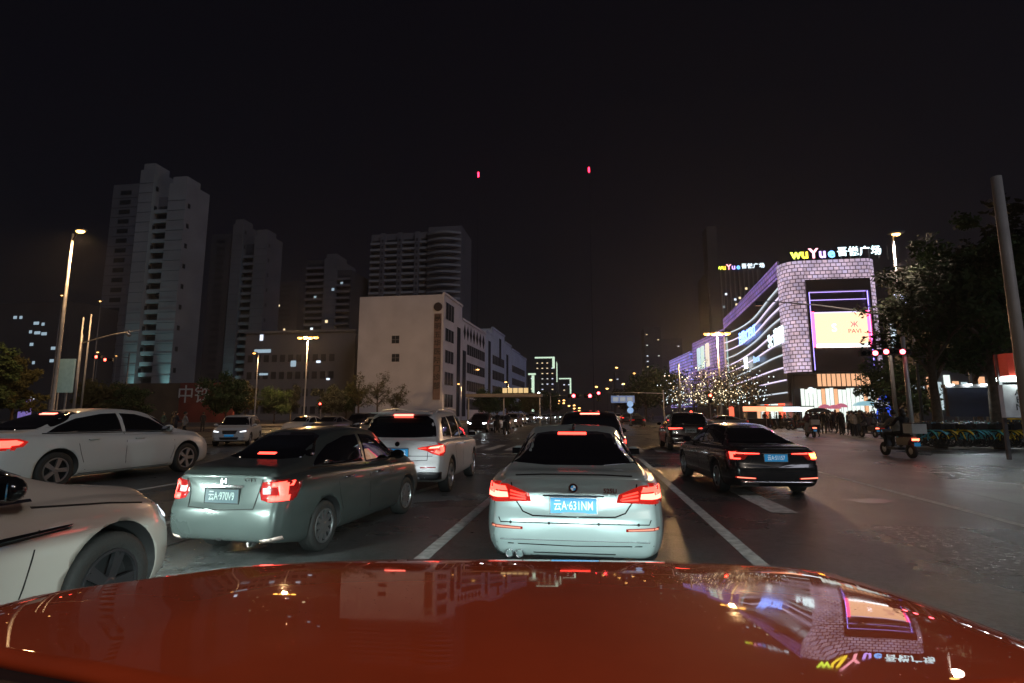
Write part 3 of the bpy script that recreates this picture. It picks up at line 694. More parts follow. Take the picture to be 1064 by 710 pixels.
def pave(pts, z=.13):
    p = MB(); p.prism(pts, -.02, z); tag(p.build('pavement', m_pave), kind='structure')
pave([(14.5, -60), (120, -60), (120, 26), (30, 26), (14.5, 19)])
pave([(20, 66), (30, 60), (120, 60), (120, 700), (20, 700)])
pave([(-120, -60), (-22, -60), (-22, 26), (-120, 26)])
pave([(-120, 60), (-22, 60), (-22, 700), (-120, 700)])

# ================= the red car the camera rides in
EX, EA = -.14, R(6)
def el(x, y):  # world to car coordinates
    x -= EX; return (x*math.cos(EA)+y*math.sin(EA), -x*math.sin(EA)+y*math.cos(EA))
outl = [el(*p) for p in ((-1.25, 1.01), (-1.17, 1.10), (-1.09, 1.20), (-.98, 1.41), (-.80, 1.51), (-.60, 1.60), (-.34, 1.66), (-.04, 1.70), (.25, 1.72), (.59, 1.68), (.74, 1.60), (.90, 1.49), (.97, 1.41))]
xs = [p[0] for p in outl]
ofn = pchip([(p[0], p[1]) for p in outl])
xa, xb = xs[0], xs[-1]
def hz_(x, y):
    d = max(1.70-y, 0); z = 1.165+.155*d-.066*d*d
    return z-.045*abs(x/1.05)**20+.003*sstep(.62, .50, abs(x))
m_redpaint = M_('red_car_paint', (.40, .044, .008), .32, .0, coat=1.0, noise=.08, ns=6)
m_redpaint.node_tree.nodes['Principled BSDF'].inputs['Roughness'].default_value = .65; m_redpaint.node_tree.nodes['Principled BSDF'].inputs['Specular IOR Level'].default_value = .15
m_redpaint.node_tree.nodes['Principled BSDF'].inputs['Coat Roughness'].default_value = .012
m_redpaint.node_tree.nodes['Principled BSDF'].inputs['Coat IOR'].default_value = 1.75
_n = m_redpaint.node_tree; _t = _n.nodes.new('ShaderNodeTexNoise'); _t.inputs['Scale'].default_value = 5; _t.inputs['Detail'].default_value = 8; _c = _n.nodes.new('ShaderNodeTexCoord'); _n.links.new(_c.outputs['Object'], _t.inputs['Vector'])
_r = _n.nodes.new('ShaderNodeMapRange'); _r.inputs['From Min'].default_value = .42; _r.inputs['From Max'].default_value = .68; _r.inputs['To Min'].default_value = .006; _r.inputs['To Max'].default_value = .09
_n.links.new(_t.outputs['Fac'], _r.inputs['Value']); _n.links.new(_r.outputs[0], _n.nodes['Principled BSDF'].inputs['Coat Roughness'])
_v = _n.nodes.new('ShaderNodeTexVoronoi'); _v.inputs['Scale'].default_value = 55; _n.links.new(_c.outputs['Object'], _v.inputs['Vector'])
_r2 = _n.nodes.new('ShaderNodeMapRange'); _r2.inputs['From Min'].default_value = .02; _r2.inputs['From Max'].default_value = .12; _r2.inputs['To Min'].default_value = 1; _r2.inputs['To Max'].default_value = 0; _n.links.new(_v.outputs['Distance'], _r2.inputs['Value'])
_b = _n.nodes.new('ShaderNodeBump'); _b.inputs['Strength'].default_value = .10; _b.inputs['Distance'].default_value = .002; _n.links.new(_r2.outputs[0], _b.inputs['Height']); _n.links.new(_b.outputs[0], _n.nodes['Principled BSDF'].inputs['Coat Normal'])
ego = thing('ego_car', 'glossy red bonnet and front of the car the camera rides in, across the bottom', 'car', (EX, 0, 0), EA)
NX, NY = 64, 22
def rear_y(x): return .61+.29*max(-x, 0)+.20*max(x, 0)
V = []; F = []
for i in range(NX+1):
    x = xa+(xb-xa)*i/NX; yf = ofn(x); yr = rear_y(x)
    for j in range(NY+1):
        y = yr+(yf-yr)*j/NY; V.append((x, y, hz_(x, y)))
    dx = (i/NX-.5)*2; ox = dx*abs(dx)**5
    for out, dn in ((.012, .006), (.022, .02), (.026, .05)):
        V.append((x+ox*out*1.2, yf+out, hz_(x, yf)-dn))
W_ = NY+4
for i in range(NX):
    for j in range(W_-1): F.append((i*W_+j, (i+1)*W_+j, (i+1)*W_+j+1, i*W_+j+1))
mb = MB(); mb.add(V, F); bon = mb.build('bonnet', m_redpaint, ego, True)
sl = bon.modifiers.new('thick', 'SOLIDIFY'); sl.thickness = .02; sl.offset = -1
# front fascia below the bonnet edge, fenders, cowl
V = []; F = []
for i in range(NX+1):
    x = xa+(xb-xa)*i/NX; yf = ofn(x); z0 = hz_(x, yf)
    for out, z in ((.0, z0-.065), (.05, z0-.14), (.08, z0-.30), (.10, .62), (.11, .45), (.06, .30), (.0, .22)):
        V.append((x*(1+out*.05), yf+out, z))
for i in range(NX):
    for j in range(6): F.append((i*7+j, (i+1)*7+j, (i+1)*7+j+1, i*7+j+1))
mb = MB(); mb.add(V, F); fb_ = mb.build('front_bumper', m_redpaint, ego, True); sl = fb_.modifiers.new('thick', 'SOLIDIFY'); sl.thickness = .02; sl.offset = -1
for sg, x0, y0 in ((-1, xa, ofn(xa)), (1, xb, ofn(xb))):
    mb = MB(); zt = hz_(x0, y0)-.03
    rows = [(y0, zt), (.6, zt+.04), (0, zt+.05), (-.6, zt+.05)]
    vs = []
    for y, z in rows: vs += [(x0, y, z), (x0+sg*.06, y, z-.12), (x0+sg*.08, y, .7), (x0+sg*.05, y, .35), (x0-sg*.08, y, .30), (x0-sg*.08, y, z)]
    fs = [(i*6+j, (i+1)*6+j, (i+1)*6+(j+1) % 6, i*6+(j+1) % 6) for i in range(3) for j in range(6)]+[(0, 1, 2, 3, 4, 5), (18, 19, 20, 21, 22, 23)]
    mb.add(vs, fs); mb.build('fender', m_redpaint, ego, True)
    mb = MB(); mb.lathe([(.2, -.1), (.34, -.12), (.36, -.05), (.36, .05), (.34, .12), (.2, .1), (.2, -.1)], 32, Matrix.Translation((x0-sg*.02, .45, .36))); mb.build('wheel', m_rubber, ego, True)
mb = MB(); vs = []
for i in range(21):
    x = xa+.02+(xb-xa-.04)*i/20; yr = rear_y(x); vs += [(x, yr+.02, hz_(x, yr)-.015), (x, yr-.60, hz_(x, yr)+.0), (x, yr-.62, 1.0), (x, yr+.02, 1.0)]
mb.add(vs, [(i*4+j, (i+1)*4+j, (i+1)*4+(j+1) % 4, i*4+(j+1) % 4) for i in range(20) for j in range(4)]+[(0, 1, 2, 3), (80, 81, 82, 83)])
mb.build('cowl', m_black, ego)
mb = MB(); mb.box(-.55, .55, 1.80, 1.84, .46, .60); mb.build('grille', m_black, ego)
for sg in (-1, 1):
    x = .02+sg*.74
    mb = MB(); mb.box(x-.17, x+.17, ofn(x)+.055, ofn(x)+.10, .68, .80); hlm = mb.build('headlight', m_clear, ego)
    mb = MB(); mb.box(x-.34, x+.34, ofn(x)+.10, ofn(x)+.72, .712, .716); mb.build('beam_cutoff_plate', m_black, hlm)  # unseen plate added ahead of the lamp to cut its beam off above
    ld = bpy.data.lights.new('low_beam', 'SPOT'); ld.energy = 330; ld.spot_size = R(150); ld.spot_blend = 1; ld.shadow_soft_size = .008; ld.color = (.78, 1.0, .95)
    lo = bpy.data.objects.new('low_beam', ld); C.objects.link(lo); lo.parent = ego
    lo.location = (x, ofn(x)+.27, .70); lo.rotation_euler = (R(86), 0, R(3))
# other lit headlights
def low_beam(parent, loc, rz, e=60, col=(.85, .95, 1), size=110):
    ld = bpy.data.lights.new('low_beam', 'SPOT'); ld.energy = e; ld.spot_size = R(size); ld.spot_blend = .6; ld.shadow_soft_size = .05; ld.color = col
    lo = bpy.data.objects.new('low_beam', ld); C.objects.link(lo); lo.parent = parent; lo.location = loc; lo.rotation_euler = (R(78), 0, rz); return lo
for x in (-.56, .56): low_beam(hon, (x, 2.16, .62), 0, 10, (.85, .95, 1), 120); low_beam(bmw, (x, 2.52, .64), 0, 40); low_beam(blk, (x, 2.52, .64), 0, 45, (1, .95, .85))
for x in (-.6, .6): low_beam(near, (x, 2.42, .66), R(10), 110, (.8, 1, .93), 140)

# ================= buildings
def facade_mat(name, a, b_, mortar, es, bw=1.0, rh=.62, ms=.10, mes=0.0):
    m = bpy.data.materials.new(name); m.use_nodes = True; n = m.node_tree; L = n.links; b = n.nodes['Principled BSDF']
    uv = n.nodes.new('ShaderNodeUVMap'); t = n.nodes.new('ShaderNodeTexBrick')
    t.inputs['Scale'].default_value = 1; t.inputs['Brick Width'].default_value = bw; t.inputs['Row Height'].default_value = rh; t.inputs['Mortar Size'].default_value = ms
    t.inputs['Color1'].default_value = (*a, 1); t.inputs['Color2'].default_value = (*b_, 1); t.inputs['Mortar'].default_value = (*mortar, 1); t.inputs['Mortar Smooth'].default_value = .3
    L.new(uv.outputs[0], t.inputs['Vector'])
    ns = n.nodes.new('ShaderNodeTexNoise'); ns.inputs['Scale'].default_value = .35; L.new(uv.outputs[0], ns.inputs['Vector'])
    r = n.nodes.new('ShaderNodeMapRange'); r.inputs['From Min'].default_value = .3; r.inputs['From Max'].default_value = .7; r.inputs['To Min'].default_value = es*.55; r.inputs['To Max'].default_value = es*1.4
    L.new(ns.outputs['Fac'], r.inputs['Value']); L.new(r.outputs[0], b.inputs['Emission Strength']); L.new(t.outputs['Color'], b.inputs['Emission Color'])
    b.inputs['Base Color'].default_value = (.05, .05, .055, 1); b.inputs['Roughness'].default_value = .4
    return m
def skin(name, path, z0, z1, mt, parent, th=.25, ztops=None):
    """a facade sheet of real thickness that follows path (x, y); UVs in metres"""
    vs = []; u = 0; us = []
    for i, (x, y) in enumerate(path):
        if i: u += math.hypot(x-path[i-1][0], y-path[i-1][1])
        a = path[max(i-1, 0)]; b = path[min(i+1, len(path)-1)]; t = Vector((b[0]-a[0], b[1]-a[1])).normalized(); nn = Vector((t.y, -t.x))
        zt = ztops[i] if ztops else z1; zb = z0[i] if isinstance(z0, list) else z0
        vs += [(x, y, zb), (x, y, zt), (x-nn.x*th, y-nn.y*th, zt), (x-nn.x*th, y-nn.y*th, zb)]; us.append(u)
    k = len(path); fs = [(i*4+j, (i+1)*4+j, (i+1)*4+(j+1) % 4, i*4+(j+1) % 4) for i in range(k-1) for j in range(4)]+[(0, 1, 2, 3), tuple((k-1)*4+q for q in (3, 2, 1, 0))]
    me = bpy.data.meshes.new(name); me.from_pydata(vs, [], fs); me.materials.append(mt)
    uv = me.uv_layers.new(name='UVMap')
    for p in me.polygons:
        for li in p.loop_indices:
            vi = me.loops[li].vertex_index; uv.data[li].uv = (us[vi//4], vs[vi][2])
    me.update(); return link(name, me, parent)
def quadbox(mb, x0, x1, y0, y1, z0, z1, mi=0): mb.box(min(x0, x1), max(x0, x1), min(y0, y1), max(y0, y1), z0, z1, mi)

# ---- shopping mall
m_malldark = M_('dark_cladding', (.045, .042, .05), .32, .5, noise=.2, ns=.3, bump=.1, bs=2)
m_malldark2 = M_('black_cladding', (.014, .013, .018), .35, .3)
m_lattice = facade_mat('lit_lattice', (1.0, .72, .86), (.82, .68, 1.0), (.10, .06, .10), .60, .80, .60, .075)
m_lattice2 = facade_mat('violet_lattice', (.42, .30, 1.0), (.62, .34, .86), (.03, .02, .06), .42, 1.6, .9, .14)
m_lattice3 = facade_mat('blue_lattice', (.25, .28, 1.0), (.62, .40, .95), (.03, .03, .08), .75, 1.9, 1.1, .2)
YM = 86.0
xL = aY(824, 400, YM).x; xR = aY(926, 400, YM).x; zT = aY(836, 271, YM).z; zB = aY(860, 386, YM).z
mall = thing('shopping_mall', 'lit shopping mall with white lattice corner, big orange screen and dark side wing', 'shopping mall', (xL, YM, 0))
mx_ = lambda x: x-xL
b = MB(); rad = 2.2
corner = [(rad-rad*math.sin(math.pi/2*k/6)*1.0, rad-rad*math.cos(math.pi/2*k/6)) for k in range(7)][::-1]   # local, from side (0,rad) to front (rad,0)
Wd = xR-xL
cr = [(Wd-rad+rad*math.sin(math.pi/2*k/6), rad-rad*math.cos(math.pi/2*k/6)) for k in range(7)]
front = corner+cr
blk_ = MB(); blk_.prism([(p[0]*.97+.4, p[1]+.5) for p in front]+[(Wd-.5, 40), (5.5, 40), (1.4, 5)], zB, zT-.6); blk_.prism([(1.5, 4), (Wd-1.5, 4), (Wd-1.5, 40), (1.5, 40)], 0, zB)
blk_.build('block', m_malldark2, mall)
# the lattice leaves an opening for the screen recess
rx0, rx1 = mx_(aY(839, 330, YM).x), mx_(aY(907, 330, YM).x); rz1 = aY(872, 292, YM).z
skin('lattice', [(0, 3.4)]+[p for p in front if p[0] < rx0]+[(rx0, 0)], zB, zT, m_lattice, mall)
skin('lattice', [(rx1, 0)]+[p for p in front if p[0] > rx1]+[(Wd, 14)], zB, zT, m_lattice, mall)
skin('lattice', [(rx0, 0), (rx1, 0)], rz1, zT, m_lattice, mall)
# recess
ry0, ry1 = .0, 2.2
r = MB()
r.box(rx0+.02, rx0+.35, -.3, ry1, zB-.2, rz1+.3); r.box(rx1-.35, rx1-.02, -.3, ry1, zB-.2, rz1+.3); r.box(rx0+.35, rx1-.35, -.3, ry1, rz1-1.6, rz1+.3); r.build('recess_frame', m_malldark2, mall)
r = MB(); r.box(rx0+.36, rx1-.36, ry1-.4, ry1-.3, zB, rz1-1.6); r.build('recess_back', M_('violet_panel', (.20, .16, .24), .5, em=(.35, .22, .5), es=.12, noise=.2, ns=.4), mall)
m_vio = E_((.32, .25, 1.0), 3.2); m_redglow = E_((1.0, .05, .14), 6.0)
for x in (rx0+.45, rx1-.52):
    r = MB(); r.box(x, x+.09, -.1, .0, zB+.2, rz1-1.7); r.build('light_strip', m_vio, mall)
for z in (rz1-1.75, rz1-3.0):
    r = MB(); r.box(rx0+.6, rx1-.6, .1, .2, z, z+.10); r.build('light_strip', E_((.5, .35, 1.0), 1.6), mall)
for k in range(26):
    x = rx0+.8+(rx1-rx0-1.6)*k/25
    r = MB(); r.box(x, x+.12, ry1-.55, ry1-.4, aY(870, 326, YM).z, rz1-3.1)
    r.build('fin', M_('violet_fin', (.2, .17, .25), .5), mall) if k % 1 == 0 else None
sx0, sx1 = mx_(aY(847.5, 345, YM).x), mx_(aY(902, 345, YM).x); sz0, sz1 = aY(875, 361, YM).z, aY(875, 325, YM).z
m_screen = M_('screen_picture', (.1, .1, .1), .4, em=(1.0, .56, .33), es=1.75, noise=.05)
r = MB(); r.box(sx0, sx1, -.05, .25, sz0, sz1); scr = r.build('screen', m_screen, mall)
for x0, x1 in ((sx0-.55, sx0-.02), (sx1+.02, sx1+.55)):
    r = MB(); r.box(x0, x1, -.04, .26, sz0+.1, sz1+.25); r.build('red_border', m_redglow, scr)
r = MB(); r.box(sx0, sx1, -.10, -.052, sz0, sz0+.55); r.build('white_band', E_((.9, .95, 1.0), 4.0), scr)
r = MB(); r.box(sx0-.4, sx1+.4, -.04, .26, sz1+.02, sz1+.16); r.build('white_edge', E_((.7, .6, 1.0), 1.5), scr)
zc = (sz0+sz1)/2
put_text('screen_writing', 'S', 1.7, E_((1.0, .85, .9), 3.0), scr, (sx0+2.7, -.08, zc+.3), ext=.01)
put_text('screen_writing', 'ж', 1.5, M_('screen_ink', (.2, .05, .08), em=(.5, .12, .2), es=1.0), scr, (sx0+5.6, -.08, zc+.9), ext=.01)
put_text('screen_writing', 'PAVI', .95, M_('screen_ink', (.1, .02, .05), em=(.3, .05, .1), es=.8), scr, (sx0+5.6, -.08, zc-.25), ext=.01)
# roof sign
cols = [('w', (.75, 1.0, .08)), ('u', (1.0, .72, .05)), ('Y', (1.0, .38, .45)), ('u', (.55, .35, 1.0)), ('e', (.15, .45, 1.0))]
def roof_sign(parent, x, y, z, s, white, g_=1.0, st=3.2):
    for k, (ch, co) in enumerate(cols): put_text('sign_letter', ch, s*1.5, E_(co, st), parent, (x+k*s*.90, y, z), ext=.12*s*.4, bold=.03*s)
    x += 5*s*.92
    for k, ch in enumerate('吾悦广场'): put_text('sign_letter', ch, s*1.05, E_(white, st*.8), parent, (x+s*.12+k*s*1.12, y, z+.05*s), ext=.1*s*.4, bold=.02*s)
p0 = aY(829, 262, YM-1)
roof_sign(mall, mx_(p0.x), -.2, zT+1.0, 1.45, (.70, .95, 1.0))
r = MB()
for k in range(12): r.tube([(mx_(p0.x)+k*1.35, .1, zT-.3), (mx_(p0.x)+k*1.35, .1, zT+1.9)], .05, 5)
r.build('sign_frame', m_poledark, mall)
# shop windows under the lattice
gz0 = .15
xw0, xw1 = mx_(aY(842, 400, YM+2).x), mx_(aY(926, 400, YM+2).x)
r = MB(); r.box(.6, Wd+1, 1.2, 4.2, aY(870, 387, YM).z+0.0, zB-.1); r.build('canopy', m_malldark2, mall)
m_warmw = M_('warm_shop_glass', (.2, .15, .1), .2, em=(1.0, .52, .28), es=.85, noise=.4, ns=.8)
m_coolw = M_('cool_shop_glass', (.2, .2, .2), .2, em=(.88, 1.0, .93), es=.95, noise=.5, ns=1.2)
k = 0; x = mx_(aY(853, 400, YM).x)
while x < mx_(aY(905, 400, YM).x):
    r = MB(); r.box(x, x+.52, 1.02, 1.12, aY(870, 401, YM).z, aY(870, 388, YM).z); r.build('upper_shop_window', m_warmw, mall)
    x += .70
x = mx_(aY(842, 400, YM).x)
while x < mx_(aY(930, 400, YM).x):
    r = MB(); r.box(x, x+.50, 3.8, 3.95, .2, 5.4+random.uniform(0, .3)); r.build('shop_window', m_coolw if random.random() < .75 else m_warmw, mall)
    x += .62
lg = mx_(aY(919, 396, YM).x)
r = MB(); r.tube([(lg, .9, 6.6), (lg, .8, 6.6)], .55, 20); r.build('round_logo', E_((.85, 1.0, .95), 1.3), mall)
put_text('logo_letter', 'M', .9, m_black, mall, (lg, .76, 6.55), ext=.01)
lg = mx_(aY(845, 407, YM).x)
r = MB(); r.tube([(lg, .9, 5.2), (lg, .8, 5.2)], .5, 20); r.build('round_logo', E_((.8, .95, 1.0), 1.3), mall)
# side wing
wing = [(0.5, 3.0)]
for px, Y in ((806, 97), (790, 108), (772, 124), (757, 140)): p = aY(px, 400, Y); wing.append((p.x-xL, Y-YM))
wz = [zT-1.5, zT-1.5, zT-1.6, zT-1.8, zT-2]
s_ = MB(); s_.prism([(x+.3, y) for x, y in wing]+[(30, wing[-1][1]), (30, 12), (4.2, 8)], 3.6, zT-2.2); s_.build('wing', m_malldark2, mall)
skin('wing_cladding', wing, 3.6, zT-2, m_malldark, mall, .2, wz)
skin('wing_parapet', [(x-.15, y) for x, y in wing], [z-.2 for z in wz], 0, m_lattice2, mall, .3, [z+2.4 for z in wz])
wf = pchip([(y, x) for x, y in wing])
m_led = E_((.80, .70, .95), 1.2); m_led2 = E_((.75, .85, .95), .8)
for k in range(10):
    z0 = 5.0+k*(zT-8)/9.6; r = MB(); pts = []
    for i in range(30):
        y = 3.2+i*(wing[-1][1]-3.2)/29; x = wf(y)-.36
        pts.append((x, y, z0+1.2*math.sin((y+k*5)/15)*(k/10)+.9*sstep(24, 8, y)*(k/10)))
    r.tube(pts, .13, 4); r.build('light_line', m_led if k % 3 else m_led2, mall)
def wing_text(s, px, py, size, mt, bold=.01):
    # place on the wing wall: find y along the wing where the pixel falls
    best = None
    for i in range(200):
        Y = YM+3+i*.4
        if Y-YM > wing[-1][1]: break
        q = aY(px, py, Y); e = abs(q.x-xL-(wf(Y-YM)-.35))
        if best is None or e < best[0]: best = (e, q, Y)
    q, Y = best[1], best[2]
    return put_text('wing_sign', s, size, mt, mall, (wf(Y-YM)-.75, Y-YM, q.z), (math.pi/2, 0, -math.pi/2-R(4.2)), ext=.05, bold=bold)
wing_text('海图SCIENT', 778, 349, 3.0, E_((.20, .35, 1.0), 3.2), .05)
wing_text('KFC 肯德', 812, 353, 2.6, E_((.7, .95, 1.0), 2.4), .05) if False else wing_text('5c 尚肥', 808, 352, 3.0, E_((.75, .95, 1.0), 2.4), .05)
wing_text('88', 777, 378, 3.6, E_((.85, .95, 1.0), 2.4), .06); wing_text('fitness', 788, 373, 2.0, E_((.35, .55, .9), 1.3), .03)
# shop row under the wing
y = 5
while y < wing[-1][1]-2:
    r = MB(); x = wf(y)-.5; r.box(x, x+.2, y, y+2.6, .3, 3.3)
    r.build('wing_shop_window', random.choice([m_coolw, m_warmw, m_coolw, M_('red_shop', (.2, .05, .05), em=(1, .12, .06), es=1.6, noise=.5, ns=1)]), mall); y += 3.1
r = MB(); r.prism([(x+.3, y_) for x, y_ in wing]+[(30, wing[-1][1]), (30, 12), (4.2, 8)], 0, 3.598); r.build('wing_base', m_malldark2, mall)
# banner bay
yb = wing[-1][1]
for k, (px, Y, c_) in enumerate(((761, 137, (.55, .85, .85)), (757.5, 142, (.85, .55, .45)), (753, 147, (.5, .8, .8)))):
    q = aY(px, 372, Y-YM+YM); r = MB(); r.box(q.x-xL-.9, q.x-xL-.7, Y-YM-1.8, Y-YM+1.6, aY(px, 401, Y).z, aY(px, 350, Y).z); r.build('banner', M_('lit_banner', (.3, .3, .3), em=c_, es=.55, noise=.5, ns=.5), mall)
# violet block beyond
def far_block(name, label, pxa, Ya, pxb, Yb, ya, zlow, mt, cat='building', banners=()):
    a = aY(pxa, ya, Ya); b2 = aY(pxb, 400, Yb); t = thing(name, label, cat, (a.x, Ya, 0))
    path = [(0, 0), (b2.x-a.x, Yb-Ya)]
    m = MB(); m.prism([(.4, .0), (b2.x-a.x+.4, Yb-Ya), (30, Yb-Ya), (30, 0)], 0, a.z-.4); m.build('block', m_malldark2, t)
    skin('lit_facade', path, zlow, a.z, mt, t)
    skin('lit_facade', [(30, 0), (0, 0)][::-1], zlow, a.z, mt, t)
    for (pq, Yq, y0, y1, wq, c_) in banners:
        q = aY(pq, y0, Yq); q1 = aY(pq, y1, Yq); r = MB(); r.box(q.x-a.x-.9, q.x-a.x-.5, Yq-Ya-wq, Yq-Ya+wq, q1.z, q.z); r.build('banner', M_('lit_banner', (.3, .3, .3), em=c_, es=.9, noise=.3, ns=.4), t)
    return t
far_block('retail_block', 'violet lit retail block with three pale banners, beyond the mall wing', 752, 143, 722, 172, 342, 6.0, m_lattice2, banners=[(728, 165, 362, 385, 1.6, (.6, .8, .85)), (732, 160.5, 360, 383, 1.6, (.65, .85, .75)), (737, 156, 357, 381, 1.6, (.9, .8, .65))])
far_block('retail_block', 'blue lit lattice block farthest along the mall side, behind the lit trees', 718, 190, 697, 225, 365, 4.0, m_lattice3)

# ---- residential towers
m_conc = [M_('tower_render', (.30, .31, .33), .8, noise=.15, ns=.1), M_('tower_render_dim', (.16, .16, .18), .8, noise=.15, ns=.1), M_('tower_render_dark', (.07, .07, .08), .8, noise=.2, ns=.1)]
m_win = M_('night_window', (.035, .037, .042), .35)
m_litw = [E_((.75, .85, 1.0), 1.3), E_((1.0, .78, .45), 1.2), E_((.55, .75, .9), .5)]
def tower(name, label, px0, px1, Y, ytop, bays, depth=16, mt=0, seed=1, lit=3, fl=3.1, cat='apartment tower', group=None, bal=True):
    """bays: list of (width share, forward, height drop, kind)"""
    rnd = random.Random(seed)
    a, b2 = aY(px0, HZ, Y), aY(px1, HZ, Y); H = aY((px0+px1)/2, ytop, Y).z; Wt = b2.x-a.x
    t = thing(name, label, cat, (a.x, Y, 0), 0, group); x = 0; nl = 0
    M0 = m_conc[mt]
    for (sh, fw, drop, kind) in bays:
        w_ = sh*Wt; h = H-drop; m = MB()
        m.box(x, x+w_, -fw, depth, 0, h)
        if kind == 'col': m.box(x+w_*.1, x+w_*.9, -fw+.5, depth*.5, h, h+2.2)
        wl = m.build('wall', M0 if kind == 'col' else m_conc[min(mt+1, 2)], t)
        n = int(h/fl)
        if kind in ('bal', 'dark'):
            s1 = MB(); s2 = MB()
            s1.box(x+.15, x+w_-.15, -fw-1.4, -fw-.003, -.12, .10); s1.box(x+.15, x+w_-.15, -fw-1.4, -fw-1.3, .10, 1.0)
            s2.box(x+.6, x+w_-.6, -fw-.06, -fw-.003, 1.0, 2.5)
            q1_ = s1.mesh('balcony'); q2_ = s2.mesh('window')
            for k in range(1, n):
                link('balcony', q1_, wl, M0).location.z = k*fl; link('window', q2_, wl, m_win).location.z = k*fl
        else:
            s2 = MB(); s4 = MB(); s2.box(x+w_*.3, x+w_*.7, -fw-.05, -fw-.003, .9, 2.3); s4.box(x+w_+.003, x+w_+.05, -fw+1.0, -fw+2.0, .9, 2.3)
            q1_ = s2.mesh('window'); q2_ = s4.mesh('window')
            for k in range(1, n):
                if kind != 'col': link('window', q1_, wl, m_win).location.z = k*fl
                if kind == 'col' and k % 2 == 0: link('window', q2_, wl, m_win).location.z = k*fl
            s3 = MB(); s3.box(x-.04, x+w_+.04, -fw-.08, -fw-.051, -.10, .0); q3_ = s3.mesh('ledge')
            for k in range(2, n, 1): link('ledge', q3_, wl, m_conc[2]).location.z = k*fl
        for _ in range(lit):
            if rnd.random() < .5:
                k = rnd.randrange(2, n-1); xx = x+rnd.uniform(.2, .7)*w_; q = MB(); q.box(xx, xx+1.3, -fw-.10, -fw-.085, k*fl+1.0, k*fl+2.3); q.build('lit_window', rnd.choice(m_litw), t)
        x += w_
    return t
def flood(loc, rot, e, col, size=60, blend=.8):
    ld = bpy.data.lights.new('facade_floodlight', 'SPOT'); ld.energy = e; ld.color = col; ld.spot_size = R(size); ld.spot_blend = blend; ld.shadow_soft_size = .5
    lo = bpy.data.objects.new('facade_floodlight', ld); C.objects.link(lo); lo.location = loc
    lo.rotation_euler = (Vector(rot)-Vector(loc)).to_track_quat('-Z', 'Y').to_euler(); return lo
for px, Y in ((136, 132.5), (171, 132.5), (237, 187.5), (262, 187.5)):
    q = aY(px, HZ, Y); flood((q.x, Y-1.8, 1.0), (q.x, Y+.2, 40), 15000, (.45, 1.0, .97), 34, 1)
B3 = [(.34, 0, 3, 'win'), (.08, -1.5, 4, 'dark'), (.17, 2.5, 0, 'col'), (.20, 0, 8, 'bal'), (.21, 2.5, 5, 'col')]
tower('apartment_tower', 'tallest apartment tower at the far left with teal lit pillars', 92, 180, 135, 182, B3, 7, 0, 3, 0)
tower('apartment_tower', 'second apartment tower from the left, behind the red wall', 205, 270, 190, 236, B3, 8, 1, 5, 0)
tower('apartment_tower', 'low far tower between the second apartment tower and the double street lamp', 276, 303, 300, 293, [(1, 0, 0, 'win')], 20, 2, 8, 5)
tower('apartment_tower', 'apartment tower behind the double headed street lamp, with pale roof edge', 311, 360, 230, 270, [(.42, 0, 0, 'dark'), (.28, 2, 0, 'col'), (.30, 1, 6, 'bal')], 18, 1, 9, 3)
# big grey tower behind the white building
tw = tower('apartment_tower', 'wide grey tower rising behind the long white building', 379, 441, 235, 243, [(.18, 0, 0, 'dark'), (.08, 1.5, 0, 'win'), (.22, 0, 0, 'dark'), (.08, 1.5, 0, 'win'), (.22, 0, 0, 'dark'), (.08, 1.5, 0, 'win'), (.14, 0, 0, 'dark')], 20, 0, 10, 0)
a = aY(441, HZ, 232); b2 = aY(477, HZ, 232); H = aY(450, 236, 232).z; x0 = a.x-tw.location.x; wq = b2.x-a.x
m = MB(); m.box(x0, x0+wq, -3, 18, 0, H); w2 = m.build('wall', m_conc[1], tw)
m = MB()
for k in range(2, int(H/3.2)):
    pts = [(x0+wq*q/10-.5, -3.1-3.2*math.sin(math.pi*q/10)) for q in range(11)]; m.prism(pts+[(x0+wq, -2.9), (x0, -2.9)], k*3.2, k*3.2+1.0)
m.build('balconies', m_conc[0], w2)
# distant lit tower cluster at the end of the street
def far_tower(label, px0, px1, Y, ytop, cols_, edge, seed, den=.4, mt=2):
    rnd = random.Random(seed); a, b2 = aY(px0, HZ, Y), aY(px1, HZ, Y); H = aY((px0+px1)/2, ytop, Y).z; Wt = b2.x-a.x
    t = thing('distant_tower', label, 'tower', (a.x, Y, 0)); m = MB(); m.box(0, Wt, 0, 22, 0, H); m.build('wall', m_conc[mt], t)
    s = Y/FPX
    nr = int((H-8)/(s*5.5))
    for k in range(nr):
        for q in range(cols_):
            if rnd.random() < den:
                x = Wt*(q+.35)/cols_; z = 8+k*s*5.5; m = MB(); m.box(x, x+s*1.6, -.15, -.01, z, z+s*.8); m.build('lit_window', rnd.choice(m_litw[:2]+[E_((.9, .95, .85), .9)]), t)
    if edge:
        for (e0, e1, z0, z1) in edge:
            m = MB(); m.box(Wt*e0, Wt*e1, -.3, -.02, H*z0, H*z1); m.build('light_edge', E_((.75, 1.0, .75), .9), t)
    return t
far_tower('distant tower with a bright outlined roof and rows of lit windows', 556, 577, 430, 371, 4, [(0, 1, .975, 1.0), (.88, 1.0, .80, .975)], 2, .85)
far_tower('thin distant tower with a green white light edge', 572, 580, 460, 376, 1, [(.1, .9, .97, 1), (.6, .95, .62, .97)], 3, .6)
far_tower('short distant tower with a pale lit column, beside the white building', 549, 557, 400, 388, 1, [(0, 1, .96, 1.0), (.45, .8, .1, .95)], 4, .5)
far_tower('low distant block right of the bright outlined tower', 579, 594, 480, 393, 3, [(0, 1, .97, 1.0), (.9, 1, .5, .97)], 5, .3)
far_tower('dim far tower with scattered lit windows, left of the blue lattice block', 672, 690, 420, 340, 3, None, 6, .28)
